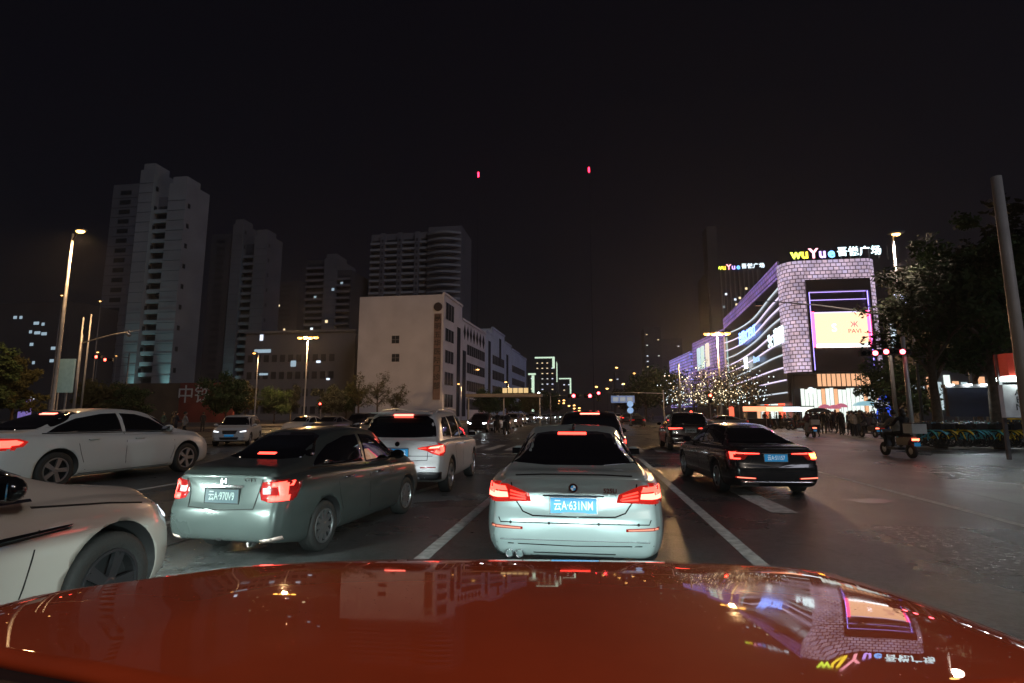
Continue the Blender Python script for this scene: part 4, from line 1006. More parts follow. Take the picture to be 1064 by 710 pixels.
far_tower('dim far tower directly behind the blue lattice block', 690, 712, 520, 352, 3, None, 7, .2)
far_tower('dim far block above the street trees, right of the traffic lights', 640, 660, 500, 385, 4, None, 8, .3)
# hotel tower behind the mall with the second sign
a = aY(742, HZ, 240); tw = thing('office_tower', 'dark tower behind the mall carrying a second small lit sign on its roof', 'office tower', (a.x, 240, 0))
b2 = aY(800, HZ, 240); H = aY(770, 281, 240).z; Wt = b2.x-a.x
m = MB(); m.box(0, Wt, 0, 20, 0, H); m.box(Wt*.03, Wt*.22, -.8, 8, 0, H+21); m.build('wall', m_conc[2], tw)
m = MB()
for k in range(9): m.box(Wt*(.25+k*.085), Wt*(.25+k*.085)+.5, -.6, -.003, 0, H)
m.build('fins', m_conc[1], tw)
for _ in range(14):
    x = random.uniform(.2, .95)*Wt; z = random.uniform(.55, .97)*H; m = MB(); m.box(x, x+.9, -.9, -.7, z, z+.9); m.build('lit_window', random.choice(m_litw), tw)
roof_sign(tw, Wt*.24, -.5, H+1.5, 2.25, (.75, .9, 1.0), st=2.2)

# ---- long white building on the left
YW = 101.0
xa_, xb_ = aY(369, HZ, YW).x, aY(459, HZ, YW).x; HW = aY(459, 306, YW).z
m_wwall = M_('white_render', (.62, .60, .64), .75, noise=.10, ns=.25, bump=.05)
m_wblue = M_('pale_blue_render', (.50, .58, .68), .75, noise=.10, ns=.25)
m_wwin = M_('dark_office_glass', (.03, .035, .045), .2)
m_frame = M_('window_frame', (.2, .2, .22), .5)
wb = thing('office_building', 'long white building with stepped roofline and vertical sign on its corner', 'building', (xb_, YW, 0))
L_ = lambda x, y: (x, y)
segs = []; YE = 205.0; xe = aY(547, HZ, YE).x-xb_
def side_x(y): return xe*y/(YE-YW)
def yat(px):
    lo, hi = 0.0, YE-YW
    for _ in range(40):
        mid = (lo+hi)/2; q = Vector((xb_+side_x(mid), YW+mid, 5)); d = q-cam.location
        pxm = 532+FPX*d.dot(_R)/d.dot(_F)
        if pxm < px: lo = mid
        else: hi = mid
    return lo
cuts = [(460, 479, 0, HW), (479, 504, 0, HW*.885), (504, 511, 1, HW*.92), (511, 524, 1, HW*1.0), (524, 531, 1, HW*.93), (531, 540, 1, HW*.90), (540, 547, 1, HW*.88)]
for i, (p0_, p1_, bl, h) in enumerate(cuts):
    y0, y1 = yat(p0_) if i else 0, yat(p1_)
    m = MB(); x0, x1 = side_x(y0), side_x(y1); back = xa_-xb_
    m.prism([(x0, y0), (x1, y1), (back, y1), (back, y0)], 0, h); m.build('wall', m_wblue if bl else m_wwall, wb)
    m = MB(); m.prism([(x0+.25, y0-.02*(i > 0)), (x1+.25, y1), (x0-.3+x1-x0, y1), (x0-.3, y0)], h+.003, h+.5); m.build('parapet', m_wblue if bl else m_wwall, wb)
def side_win(p0_, p1_, z0, z1, nm='window', frame=True):
    y0, y1 = yat(p0_), yat(p1_); m = MB()
    m.add([(side_x(y0)+.05, y0, z0), (side_x(y1)+.05, y1, z0), (side_x(y1)+.05, y1, z1), (side_x(y0)+.05, y0, z1), (side_x(y0)-.1, y0, z0), (side_x(y1)-.1, y1, z0), (side_x(y1)-.1, y1, z1), (side_x(y0)-.1, y0, z1)],
          [(0, 1, 2, 3), (0, 4, 5, 1), (1, 5, 6, 2), (3, 2, 6, 7), (0, 3, 7, 4)]); o_ = m.build(nm, m_wwin, wb)
    if frame:
        m = MB(); n = max(1, int((y1-y0)/1.8))
        for k in range(n+1):
            y = y0+(y1-y0)*k/n; m.box(side_x(y)+.04, side_x(y)+.12, y-.06, y+.06, z0, z1)
        m.box(side_x(y0)+.04, side_x(y0)+.12, y0, y1, z0-.12, z0-.0) if abs(side_x(y1)-side_x(y0)) < .3 else None
        m.build('frame', m_frame, o_)
for k in range(5): side_win(461.5, 470, HW*(.115+.175*k), HW*(.115+.175*k)+HW*(.10 if k < 4 else .135))
side_win(474, 477.5, 1, HW*.80, 'tall_slot', False)
side_win(480, 483.5, 1, HW*.62, 'tall_slot', False)
for k in range(4): side_win(484.5, 503, HW*(.10+.165*k), HW*(.10+.165*k)+HW*.095, 'window_band')
for k in range(7):
    pc = 482+k*3.3; y = yat(pc); z = HW*.79; m = MB(); x = side_x(y)+.06; d = .95+.25*k*.3; m.add([(x, y-d, z), (x, y, z-1.8), (x, y+d, z), (x, y, z+1.8)], [(0, 1, 2, 3)]); m.add([(x-.1, y-d, z), (x-.1, y, z-1.8), (x-.1, y+d, z), (x-.1, y, z+1.8)], [(3, 2, 1, 0)])
    m.add([(x, y-d, z), (x, y, z-1.8), (x, y+d, z), (x, y, z+1.8), (x-.1, y-d, z), (x-.1, y, z-1.8), (x-.1, y+d, z), (x-.1, y, z+1.8)], [(0, 4, 5, 1), (1, 5, 6, 2), (2, 6, 7, 3), (3, 7, 4, 0)]); m.build('diamond_window', m_wwin, wb)
side_win(507, 509.5, 1, HW*.84, 'tall_slot', False)
for k in range(4): side_win(511.5, 523.5, HW*(.10+.17*k), HW*(.10+.17*k)+HW*.10, 'window_band')
side_win(518.5, 520.5, HW*.62, HW*.94, 'tall_slot', False)
side_win(526, 528, 1, HW*.8, 'tall_slot', False)
for k in range(4): side_win(532, 545, HW*(.10+.17*k), HW*(.10+.17*k)+HW*.09, 'window_band')
for (px, py) in ((411, 353), (411, 372)):
    q = aY(px, py, YW); x = q.x-xb_; m = MB(); m.box(x-.8, x+.8, -.05, .1, q.z-.8, q.z+.8); o_ = m.build('window', m_wwin, wb)
    m = MB(); m.box(x-.04, x+.04, -.1, -.052, q.z-.8, q.z+.8); m.box(x-.8, x+.8, -.1, -.052, q.z-.04, q.z+.04); m.build('frame', m_frame, o_)
m_darksign = M_('unlit_sign', (.05, .035, .04), .5)
xs_ = aY(454.5, 360, YW).x-xb_
r = MB(); r.tube([(xs_, -.25, HW-2.6), (xs_, -.02, HW-2.6)], .9, 20); r.build('round_sign', m_darksign, wb)
r = MB(); r.box(xs_-.75, xs_+.75, -.12, -.02, 4.4, HW-4.0); sp_ = r.build('sign_board', M_('sign_board', (.22, .14, .12), .6), wb)
for k, ch in enumerate('昆明五华医院门诊部'): put_text('sign_character', ch, 1.45, m_darksign, sp_, (xs_, -.16, HW-5.0-k*1.72), ext=.03, bold=.03)
# lower grey block with a few lit windows behind the double lamp
q0, q1 = aY(250, HZ, 112), aY(366, HZ, 112); Hq = aY(300, 346, 112).z
ob = thing('office_block', 'low dim grey block with a few cool lit windows behind the double street lamp', 'building', (q0.x, 112, 0))
m = MB(); m.box(0, q1.x-q0.x, 0, 14, 0, Hq); m.build('wall', m_conc[1], ob); m = MB(); m.box(-.3, q1.x-q0.x+.3, -.4, 14, Hq+.003, Hq+.5); m.build('parapet', m_conc[1], ob)
for k in range(4):
    for i in range(11):
        m = MB(); x = .9+i*2.05; z = 1.6+k*4.0
        if x+1.3 < q1.x-q0.x: m.box(x, x+1.3, -.06, .05, z, z+1.7); m.build('window', m_win, ob)
for (px, py, ww, hh, mt_) in ((272, 351, .8, 1.4, 0), (273, 365, 4.2, .8, 2), (305, 378, 1.3, 1.4, 2), (331, 376, 1.0, .5, 0), (341, 394, .8, .4, 0), (274, 389, 2.2, .5, 2)):
    q = aY(px, py, 112); m = MB(); m.box(q.x-q0.x-ww/2, q.x-q0.x+ww/2, -.12, -.07, q.z-hh/2, q.z+hh/2); m.build('lit_window', m_litw[mt_], ob)
# dim office block at the far left edge
q0, q1 = aY(-30, HZ, 120), aY(62, HZ, 120); Hq = aY(20, 315, 120).z
ob = thing('office_block', 'dark block at the far left edge with rows of cool lit windows', 'building', (q0.x, 120, 0))
m = MB(); m.box(0, q1.x-q0.x, 0, 14, 0, Hq); m.build('wall', m_conc[2], ob)
for (px, py, ww) in ((16, 330, 1.0), (22, 330, .8), (38, 336, 1.6), (45, 337, .8), (39, 346, 1.8), (46, 347, 1.6), (32, 345, .8), (35, 377, .7), (56, 362, 1.6), (33, 358, 1.0), (54, 375, 1.2)):
    q = aY(px, py, 120); m = MB(); m.box(q.x-q0.x-ww/2, q.x-q0.x+ww/2, -.12, -.02, q.z-.4, q.z+.4); m.build('lit_window', m_litw[2], ob)

# red hoarding wall on the left with two characters
q0, q1, q2 = aY(112, HZ, 62), aY(185, HZ, 62), aY(242, HZ, 62); Hq = aY(200, 398, 62).z
t = thing('site_wall', 'site wall, brown then red, with white characters on the red part', 'wall', (q0.x, 62, 0))
m = MB(); m.box(0, q1.x-q0.x, 0, .3, 0, Hq); m.build('brown_panel', M_('brown_hoarding', (.12, .085, .055), .8, noise=.3, ns=.5), t)
m = MB(); m.box(q1.x-q0.x+.003, q2.x-q0.x, -.05, .25, 0, Hq); rp = m.build('red_panel', M_('red_hoarding', (.22, .045, .03), .7, noise=.25, ns=.5), t)
q = aY(202, 411, 62); put_text('wall_writing', '中铁', 2.5, M_('white_writing', (.6, .6, .58), .6), rp, (q.x-q0.x, -.08, q.z), ext=.01, bold=.01)
m = MB(); m.box(-.5, q2.x-q0.x, -.7, -.06, .0, .5); m.build('kerb_base', m_pave, t)

# building behind the trees on the right, with sign boxes
q0, q1 = aY(955, HZ, 46), aY(1180, HZ, 46); Hq = aY(1000, 275, 46).z
t = thing('shop_building', 'dark shop building behind the big trees with small lit signs', 'building', (q0.x, 46, 0))
m = MB(); m.box(0, q1.x-q0.x, 0, 2.5, 0, Hq); m.build('wall', m_conc[2], t)
def rsign(px0, px1, py0, py1, mt_, nm='lit_panel', Y=46.0, off=.1):
    a, b2 = aY(px0, (py0+py1)/2, Y), aY(px1, (py0+py1)/2, Y); m = MB(); m.box(a.x-q0.x, b2.x-q0.x, -off-.1, -off, aY((px0+px1)/2, py1, Y).z, aY((px0+px1)/2, py0, Y).z); return m.build(nm, mt_, t)
m_cool = M_('cool_lit_glass', (.3, .3, .3), .3, em=(.75, .95, 1.0), es=.55, noise=.9, ns=1.2)
rsign(992, 1009, 278, 314, m_cool); rsign(1012, 1026, 278, 296, m_cool); rsign(1040, 1058, 345, 365, m_cool); rsign(925, 930, 335, 362, M_('lit_strip', (.3, .3, .3), em=(.7, .9, 1), es=.9, noise=.8, ns=3))
for (px, py, s, sz) in ((953, 311, 'WEIXIN', 1.0), (976, 327, '餐厅美食', 1.1)):
    q = aY(px, py, 45.7); put_text('lit_sign', s, sz, E_((.55, .65, 1.0), 2.2), t, (q.x-q0.x, -.5, q.z), ext=.03, bold=.02)
for k in range(12):
    px = 945+k*9; rsign(px, px+6, 398+random.uniform(-8, 4), 426, random.choice([m_cool, m_coolw, m_warmw, m_redglow if k % 4 == 0 else m_cool]), 'shop_window')
# ================= street lamps
m_sod = E_((1.0, .42, .07), 7.0); m_sodw = E_((1.0, .55, .16), 7.0); m_far = E_((1.0, .50, .14), 6.0); m_farw = E_((.80, 1.0, .92), 16.0)
def add_lamp_light(parent, loc, e, col, size=.25, spot=None):
    ld = bpy.data.lights.new('lamp_light', 'SPOT' if spot else 'POINT'); ld.energy = e; ld.color = col; ld.shadow_soft_size = size
    if spot: ld.spot_size = R(spot); ld.spot_blend = 1
    lo = bpy.data.objects.new('lamp_light', ld); C.objects.link(lo); lo.parent = parent; lo.location = loc; return lo
LG = 'street lamps along the road'
def lamp(label, px, py, Y, style='single', e=0, mt=None, r=.11, hr=.3, arm=(.0, 0), name='street_lamp', group=LG, H=None, lc=None, pt=False):
    mt = mt or m_sod
    if px is None: base = Vector((py[0], py[1], 0)); h = H
    else: q = aY(px, py, Y); base = Vector((q.x-arm[0], Y-arm[1], 0)); h = q.z
    t = thing(name, label, 'street lamp', base, 0, group)
    m = MB(); m.tube([(0, 0, 0), (0, 0, .5), (0, 0, h*.5), (0, 0, h-.1)], [r*1.6, r*1.2, r, r*.6], 10); m.tube([(0, 0, 0), (0, 0, .12)], r*2.6, 10); m.build('pole', m_pole if e else m_poledark, t, True)
    ax, ay = arm
    if style == 'single':
        m = MB(); m.tube([(0, 0, h-.6), (ax*.5, ay*.5, h-.1), (ax, ay, h)], r*.5, 6); m.build('arm', m_poledark, t, True)
        m = MB(); m.box(ax-.45, ax+.25, ay-.17, ay+.17, h-.0, h+.12); hd = m.build('lamp_head', m_poledark, t)
        m = MB(); m.ball((ax-.1, ay, h-.03), (hr*1.0, hr*.6, hr*.45)); m.build('lamp_glass', mt, hd, True); tips = [(ax, ay)]
    elif style == 'cluster':
        m = MB(); m.tube([(-1.5, 0, h), (1.5, 0, h)], .06, 6); m.tube([(0, -1.2, h), (0, 1.2, h)], .06, 6); m.build('arm', m_poledark, t)
        for sx in (-1.25, -.45, .45, 1.25):
            m = MB(); m.box(sx-.33, sx+.33, -.25, .25, h+.06, h+.26); hd = m.build('lamp_head', m_poledark, t)
            m = MB(); m.ball((sx, 0, h+.0), (.36, .28, .22)); m.build('lamp_glass', mt, hd, True)
        tips = [(0, 0)]
    else:
        for sg in (-1, 1):
            m = MB(); m.tube([(0, 0, h-.8), (sg*.9, 0, h-.15), (sg*1.8, 0, h)], .05, 6); m.build('arm', m_poledark, t, True)
            m = MB(); m.box(sg*1.8-.35, sg*1.8+.35, -.16, .16, h, h+.12); hd = m.build('lamp_head', m_poledark, t)
            m = MB(); m.ball((sg*1.8, 0, h-.02), (hr, hr*.7, hr*.5)); m.build('lamp_glass', mt, hd, True)
        tips = [(-1.8, 0), (1.8, 0)]
    if e: add_lamp_light(t, (ax, ay, h-.45), e, (lc or (1.0, .58, .26)) if mt is not m_farw else (.8, 1, .9), .3, None if pt else 168)
    return t
l_ = lamp('tall single street lamp with bright head at the left, between the towers and the edge', 85, 240, 30, 'single', 3400, m_sodw, .11, .32, (.9, -.2))
lamp('tall street lamp with four yellow lights in a row beside the red traffic light', 320, 351, 70, 'cluster', 5500, pt=True)
lamp('tall street lamp with four yellow lights before the mall wing', 745, 347, 68, 'cluster', 15000, pt=True)
lamp('single street lamp glowing above the big trees beside the mall corner', 933, 243, 30, 'single', 1700, m_sodw, .10, .22, (.3, 0), lc=(1, .75, .6))
lamp('short street lamp between the red wall and the four light lamp', 265, 367, 60, 'single', 900, m_sod, .08, .2, (-.5, 0))
lamp('distant twin street lamp to the left of the long white building sign', 497, 384, 128, 'single', 0, m_far, .08, .35, (1.0, 0))
lamp('street lamp whose glow shows against the near end of the white building', 477, 399, 100, 'single', 700, m_far, .07, .22, (-.5, 0))
lamp('street lamp against the far part of the white building', 526, 397, 130, 'single', 500, m_far, .08, .35, (-.6, 0))
for (px, py, Y, mt_, lb) in ((65, 307, 62, m_far, 'small lamp seen left of the tall lamp pole'), (105, 313, 58, m_far, 'bright lamp seen right of the tall lamp pole'), (102, 366, 90, m_far, 'low lamp in front of the first tower base'), (121, 370, 110, m_far, 'faint low lamp right of the first tower base'),
        (641, 382, 160, m_far, 'brightest yellow lamp above the junction traffic lights'), (659, 388, 180, m_far, 'lamp to the right of the brightest far lamp'), (635, 395, 200, m_far, 'lamp just above the overhead road sign'), (648, 399, 240, m_far, 'faint lamp between two brighter far lamps'), (620, 402, 230, m_far, 'faint lamp directly over the red traffic lights'),
        (668, 403, 150, m_farw, 'white green lamp above the dark trees'), (560, 408, 140, m_farw, 'pale green lamp below the outlined tower'), (631, 404, 300, m_far, 'tiny lamp between the traffic lights and the road sign')):
    lamp('distant '+lb, px, py, Y, 'single', 0, mt_, .09, .0026*Y, (0, 0))
for k in range(11): lamp('one of the distant lamps receding in a slanting row under the outlined tower', 572+k*3.2+(k*7%5)*1.1-2, 411+k*1.3+(k*5%4)*1.5, 230+k*28, 'single', 0, m_far, .07, .55+.06*k, (0, 0), group='row of distant lamps')
# assumed, unseen lamps beside and behind the camera car, added to light near cars
lamp('assumed tall street lamp, added out of view behind the camera to the right', None, (8.5, -5.0), 0, 'single', 2600, m_sodw, .11, .3, (-1.2, 0), H=11, lc=(1, .86, .72))
lamp('assumed tall street lamp, added out of view on the left pavement beside the camera', None, (-23, 4.0), 0, 'single', 1500, m_sodw, .11, .3, (1.2, 0), H=12, lc=(1, .86, .72))

# ================= poles, gantries, traffic lights
def pole_thing(name, label, cat, base, h, r0, r1, mt, group=None, seg=12):
    t = thing(name, label, cat, base, 0, group); m = MB(); m.tube([(0, 0, 0), (0, 0, h)], [r0, r1], seg); m.tube([(0, 0, 0), (0, 0, .05)], r0*1.9, seg); m.build('pole', mt, t, True); return t
q = aY(1035, 184, 13.0); pole_thing('steel_pole', 'thick pale pole without a lamp at the right edge', 'pole', (q.x, 13.0, 0), q.z, .125, .10, M_('pale_pole', (.55, .53, .50), .5, noise=.1))
def head(t, px, py, Y, lit, w_=.36, vert=False, n=3, origin=None, sub=None):
    q = aY(px, py, Y)-origin; m = MB(); L_h = w_*n
    if vert: m.box(q.x-w_*.55, q.x+w_*.55, -.12, .12, q.z-L_h/2, q.z+L_h/2)
    else: m.box(q.x-L_h/2, q.x+L_h/2, -.12, .12, q.z-w_*.55, q.z+w_*.55)
    hd = m.build('signal_head', m_black, t)
    for k in range(n):
        dx, dz = (0, (1-k)*w_*.95) if vert else ((k-1)*w_*.95, 0)
        if n == 1: dx = dz = 0
        on = (k == 0) if vert else (k == lit)
        m = MB(); m.tube([(q.x+dx, -.121, q.z+dz), (q.x+dx, -.16, q.z+dz)], w_*.42, 14); m.build('red_light' if on else 'dark_lens', sub if (on and sub) else (E_((1, .06, .04), 14) if on else m_gloss), hd)
    return hd
def mast(name, label, pxb, Y, pxa, pya, pyb=None, r=.12, mt=m_pole, cat='traffic light', extra=0.6):
    base = aY(pxb, HZ, Y); base.z = 0; tip = aY(pxa, pya, Y)-base; jn = aY(pxb, pyb if pyb else pya, Y)-base
    t = thing(name, label, cat, base); m = MB(); m.tube([(0, 0, 0), (0, 0, jn.z+extra)], [r, r*.7], 10); m.build('pole', mt, t, True)
    m = MB(); m.tube([(0, 0, jn.z), (tip.x*.5, 0, jn.z*.5+tip.z*.5+.12), (tip.x, 0, tip.z)], [r*.55, r*.4, r*.25], 8); m.build('arm', mt, t, True)
    return t, base
# left camera gantry with a lit vertical sign beside it
t, b0 = mast('camera_mast', 'mast with a long rising arm and dome camera at the left', 76, 31, 147, 343, 357, .10, m_pole, 'camera mast')
q = aY(134, 348, 31)-b0; m = MB(); m.ball((q.x, 0, q.z), .14); m.tube([(q.x, 0, q.z+.05), (q.x, 0, q.z+.3)], .05, 6); m.build('dome_camera', m_chrome, t, True)
b0 = aY(80, HZ, 32); pole_thing('steel_pole', 'thin pole left of the camera mast at the left', 'pole', (b0.x-.35, 32, 0), aY(81, 330, 32).z, .06, .05, m_pole)
pole_thing('steel_pole', 'thin pole right of the camera mast at the left', 'pole', (b0.x+.05, 32.2, 0), aY(84, 327, 32.2).z, .06, .05, m_pole)
q = aY(70, 390, 31.4); t = thing('banner_box', 'pale vertical banner box beside the tall left lamp pole', 'sign', (q.x, 31.4, 0))
zb_, zt_ = aY(70, 408, 31.4).z, aY(70, 373, 31.4).z
m = MB(); m.box(-.75, .45, 0, .12, zb_, zt_); bx = m.build('panel', M_('pale_panel', (.28, .42, .42), .5, em=(.4, .7, .7), es=.06), t); m = MB(); m.tube([(-.15, .2, 0), (-.15, .2, zt_)], .07, 8); m.build('post', m_pole, t)
b0 = aY(58, HZ, 33); t = thing('road_sign', 'small round road sign on a pole left of the pale banner box', 'road sign', (b0.x, 33, 0)); zz = aY(58, 387, 33).z
m = MB(); m.tube([(0, 0, 0), (0, 0, zz+.4)], .045, 8); m.build('post', m_pole, t); m = MB(); m.tube([(0, -.05, zz), (0, -.08, zz)], .34, 20); m.build('disc', M_('red_white_sign', (.45, .12, .10), .5), t)
# traffic lights
t, b0 = mast('traffic_light', 'far left traffic light with two red heads on a dark arm', 128, 55, 96, 370, 372, .10, m_poledark)
head(t, 101, 371, 55, 1, origin=b0, w_=.4); head(t, 113, 374, 55, 0, origin=b0, w_=.4)
b0 = aY(333, HZ, 66); b0.z = 0; t = pole_thing('traffic_light', 'single red traffic light on a post right of the four light lamp', 'traffic light', b0, aY(333, 420, 66).z, .07, .06, m_poledark); head(t, 333, 422, 66, 0, .3, True, 3, b0)
t, b0 = mast('traffic_light', 'junction traffic light with three red heads on an arm over the road', 572, 78, 622, 411, 412, .12, m_poledark)
for px in (596, 613, 621): head(t, px, 411.5, 78, 1, .58, False, 3, b0, E_((1, .04, .05), 22)) if px != 621 else head(t, px+1, 412, 78, 1, .5, True, 3, b0, E_((1, .04, .05), 22))
t, b0 = mast('road_sign', 'blue and white overhead road sign hanging from an arm right of the red lights', 690, 92, 628, 408.5, 409, .12, m_pole, 'road sign')
q = aY(647, 415, 92)-b0; q0_ = q; m = MB(); m.box(q.x-2.0, q.x+2.0, -.15, -.05, q.z-.62, q.z+.62); pn = m.build('panel', M_('blue_sign', (.12, .22, .5), .4, em=(.25, .45, 1), es=.15), t)
for dx in (-1.2, 0, 1.2):
    m = MB(); m.box(q.x+dx-.45, q.x+dx+.45, -.18, -.153, q.z-.35, q.z+.35); m.build('white_field', E_((.7, .8, .9), .3), pn)
b0 = aY(655, HZ, 84); b0.z = 0; t = pole_thing('road_sign', 'post with two round blue signs right of the dark suv roof', 'road sign', b0, aY(655, 416, 84).z, .06, .05, m_poledark)
for py in (420, 426.5):
    z = aY(655, py, 84).z; m = MB(); m.tube([(0, -.1, z), (0, -.14, z)], .48, 18); m.build('disc', M_('blue_disc', (.15, .3, .6), .4, em=(.3, .55, 1), es=.5), t)
for (px, py, Y, lb, vert) in ((718, 431, 60, 'dim red traffic light on a post left of the lit trees', True), (738, 414, 60, 'bright red traffic light among the lit trees', True)):
    b0 = aY(px, HZ, Y); b0.z = 0; t = pole_thing('traffic_light', lb, 'traffic light', b0, aY(px, py-3, Y).z, .07, .06, m_poledark); head(t, px, py, Y, 0, .32, True, 3, b0, E_((1, .06, .03), 26 if px == 738 else 4))
t, b0 = mast('traffic_light', 'near traffic light with three red heads in front of the mall corner', 946, 25, 900, 368, 364, .11, m_pole)
for px, py in ((902, 367.5), (919, 366), (936, 366)): head(t, px, py, 25, 2 if px < 910 else 1, .24, False, 3, b0, E_((1, .07, .09), 20))
t, b0 = mast('camera_mast', 'long thin mast arm with a small camera reaching across the mall front', 931, 34, 786, 312, 327, .12, m_pole, 'camera mast')
q = aY(788, 313, 34)-b0; m = MB(); m.box(q.x-.22, q.x+.22, -.12, .12, q.z-.30, q.z-.06); m.build('camera', m_chrome, t)
b0 = aY(707, HZ, 64); pole_thing('steel_pole', 'pale slim pole left of the lit trees', 'pole', (b0.x, 64, 0), aY(704, 378, 64).z, .14, .10, m_pole)
for (px, Y, py, lb) in ((958, 30, 345, 'grey pole under the trees right of the near traffic light'), (1013, 30, 350, 'grey pole behind the dark display panel'), (486, 98, 400, 'thin lamp post beside the white building corner'), (474, 90, 396, 'thin post left of the white building arch')):
    b0 = aY(px, HZ, Y); pole_thing('steel_pole', lb, 'pole', (b0.x, Y, 0), aY(px, py, Y).z, .08, .06, m_poledark)
# red points in the sky, built as lamps on made-up masts
for (px, py, lb) in ((497, 184, 'left red point of light high in the dark sky'), (612, 179, 'right red point of light high in the dark sky')):
    q = aY(px, py, 260); t = thing('sky_red_point', lb, 'red light', (q.x, 260, 0)); m = MB()
    m.tube([(0, 0, 0), (0, 0, q.z)], [.12, .06], 6)
    m.build('mast', M_('added_black_mast', (.004, .004, .005), .9), t); m = MB(); m.tube([(0, 0, q.z), (0, 0, q.z+2.6)], .42, 10); m.build('lamp', E_((1.0, .02, .06), 9), t)

# ================= right side street furniture
q = aY(1062, 380, 21); t = thing('kiosk_sign', 'red sign box with white characters over a white light strip at the right edge', 'sign', (q.x, 21, 0))
a, b2 = aY(1040, 380, 21), aY(1110, 380, 21); z0, z1 = aY(1052, 391, 21).z, aY(1052, 368, 21).z
m = MB(); m.box(a.x-q.x, b2.x-q.x, -.3, .3, z0, z1); bx = m.build('red_box', M_('red_sign', (.5, .05, .03), .5, em=(1, .1, .05), es=.12), t)
for k, ch in enumerate('昆明小'): put_text('sign_character', ch, .88, M_('white_character', (.75, .75, .7), .5, em=(1, .95, .9), es=.35), bx, (a.x-q.x+.55+k*.85, -.32, (z0+z1)/2), ext=.01, bold=.012)
m = MB(); m.box(a.x-q.x, b2.x-q.x, -.4, .3, z0-.18, z0-.03); m.build('light_strip', E_((.85, 1.0, .98), 9), t)
a, b2 = aY(1041, 415, 21), aY(1110, 415, 21); zz0, zz1 = aY(1052, 434, 21).z, aY(1052, 400, 21).z
m = MB(); m.box(a.x-q.x, b2.x-q.x, -.1, .1, zz0, zz1); wbp = m.build('white_panel', M_('white_panel', (.5, .5, .5), .6, em=(.8, .85, 1), es=.04, noise=.2), t)
for k, ch in enumerate('ABM'): put_text('panel_letter', ch, .32, m_seam, wbp, (a.x-q.x+.45, -.115, zz1-.28-k*.26), ext=.004)
m = MB(); m.box(a.x-q.x+.05, a.x-q.x+.15, .1, .2, 0, z1); m.box(b2.x-q.x-.15, b2.x-q.x-.05, .1, .2, 0, z1); m.build('frame', m_poledark, t)
a, b2 = aY(985, 415, 29), aY(1036, 415, 29); z0, z1 = aY(1010, 433, 29).z, aY(1010, 403, 29).z
t = thing('display_panel', 'large dark blank display panel under the trees behind the bicycles', 'display panel', (a.x, 29, 0))
m = MB(); m.box(0, b2.x-a.x, 0, .25, z0, z1); m.build('panel', M_('navy_panel', (.02, .025, .045), .35), t); m = MB(); m.box(-.08, b2.x-a.x+.08, -.05, .3, z1+.003, z1+.16); m.build('top_rail', m_pole, t)
for x in (.1, .9, 1.6):
    m = MB(); m.box(x-.12, x+.12, -.22, -.06, z1+.10, z1+.17); fl_ = m.build('rail_lamp', E_((.85, .95, 1.0), 8), t)
    ld = bpy.data.lights.new('rail_lamp_light', 'SPOT'); ld.energy = 70; ld.spot_size = R(140); ld.spot_blend = 1; ld.shadow_soft_size = .08; ld.color = (.85, .95, 1)
    lo = bpy.data.objects.new('rail_lamp_light', ld); C.objects.link(lo); lo.parent = t; lo.location = (x, -.4, z1+.05); lo.rotation_euler = (R(-42), 0, 0)
for x in (.4, b2.x-a.x-.4):
    m = MB(); m.box(x-.04, x+.04, .05, .2, 0, z0); m.build('leg', m_poledark, t)
# small lit stall at far left
a = aY(17, 430, 38); t = thing('lit_stall', 'small white and violet lit stall at the far left behind the white sedan', 'stall', (a.x, 38, 0)); zt_ = aY(22, 411, 38).z
m = MB(); m.box(-.1, .95, 0, .5, zt_-.32, zt_); m.build('lit_top', E_((.85, .88, 1), 3.5), t); m = MB(); m.box(0, .85, .1, .5, .1, zt_-.32); m.build('body', M_('violet_body', (.3, .25, .5), .5, em=(.4, .3, 1), es=.3, noise=.5, ns=3), t)
# green lit sign behind the cars
a = aY(368, 434, 50); t = thing('taxi_sign', 'small green lit sign behind the white suv and the green sedan', 'sign', (a.x, 50, 0)); z = aY(372, 434, 50).z
m = MB(); m.box(0, 1.1, 0, .15, z-.18, z+.2); m.build('panel', E_((.25, 1.0, .45), 1.6), t); m = MB(); m.box(.5, .6, .02, .12, 0, z-.18); m.build('post', m_poledark, t)
# footbridge-like lit canopy by the white building
a, b2 = aY(484, 409, 88), aY(562, 411, 88); zc_ = aY(520, 411, 88).z
t = thing('bus_shelter', 'long pale overhead canopy beside the white building with warm lights', 'canopy', (a.x, 88, 0))
m = MB(); m.box(0, b2.x-a.x, 0, 3, zc_-.25, zc_+.3); m.build('canopy', M_('canopy_paint', (.30, .25, .20), .6), t)
for k in range(5):
    x = aY(522+k*5.5, 404, 88).x-a.x; m = MB(); m.box(x, x+.75, .2, .35, zc_+.42, zc_+1.25); m.build('lit_panel', E_((1.0, .68, .30), .75), t)
for x in (.3, (b2.x-a.x)*.5, b2.x-a.x-.3):
    m = MB(); m.tube([(x, 1, 0), (x, 1, zc_-.25)], .12, 8); m.build('post', m_pole, t)
for k in range(3):
    x = aY(526, 400, 83).x
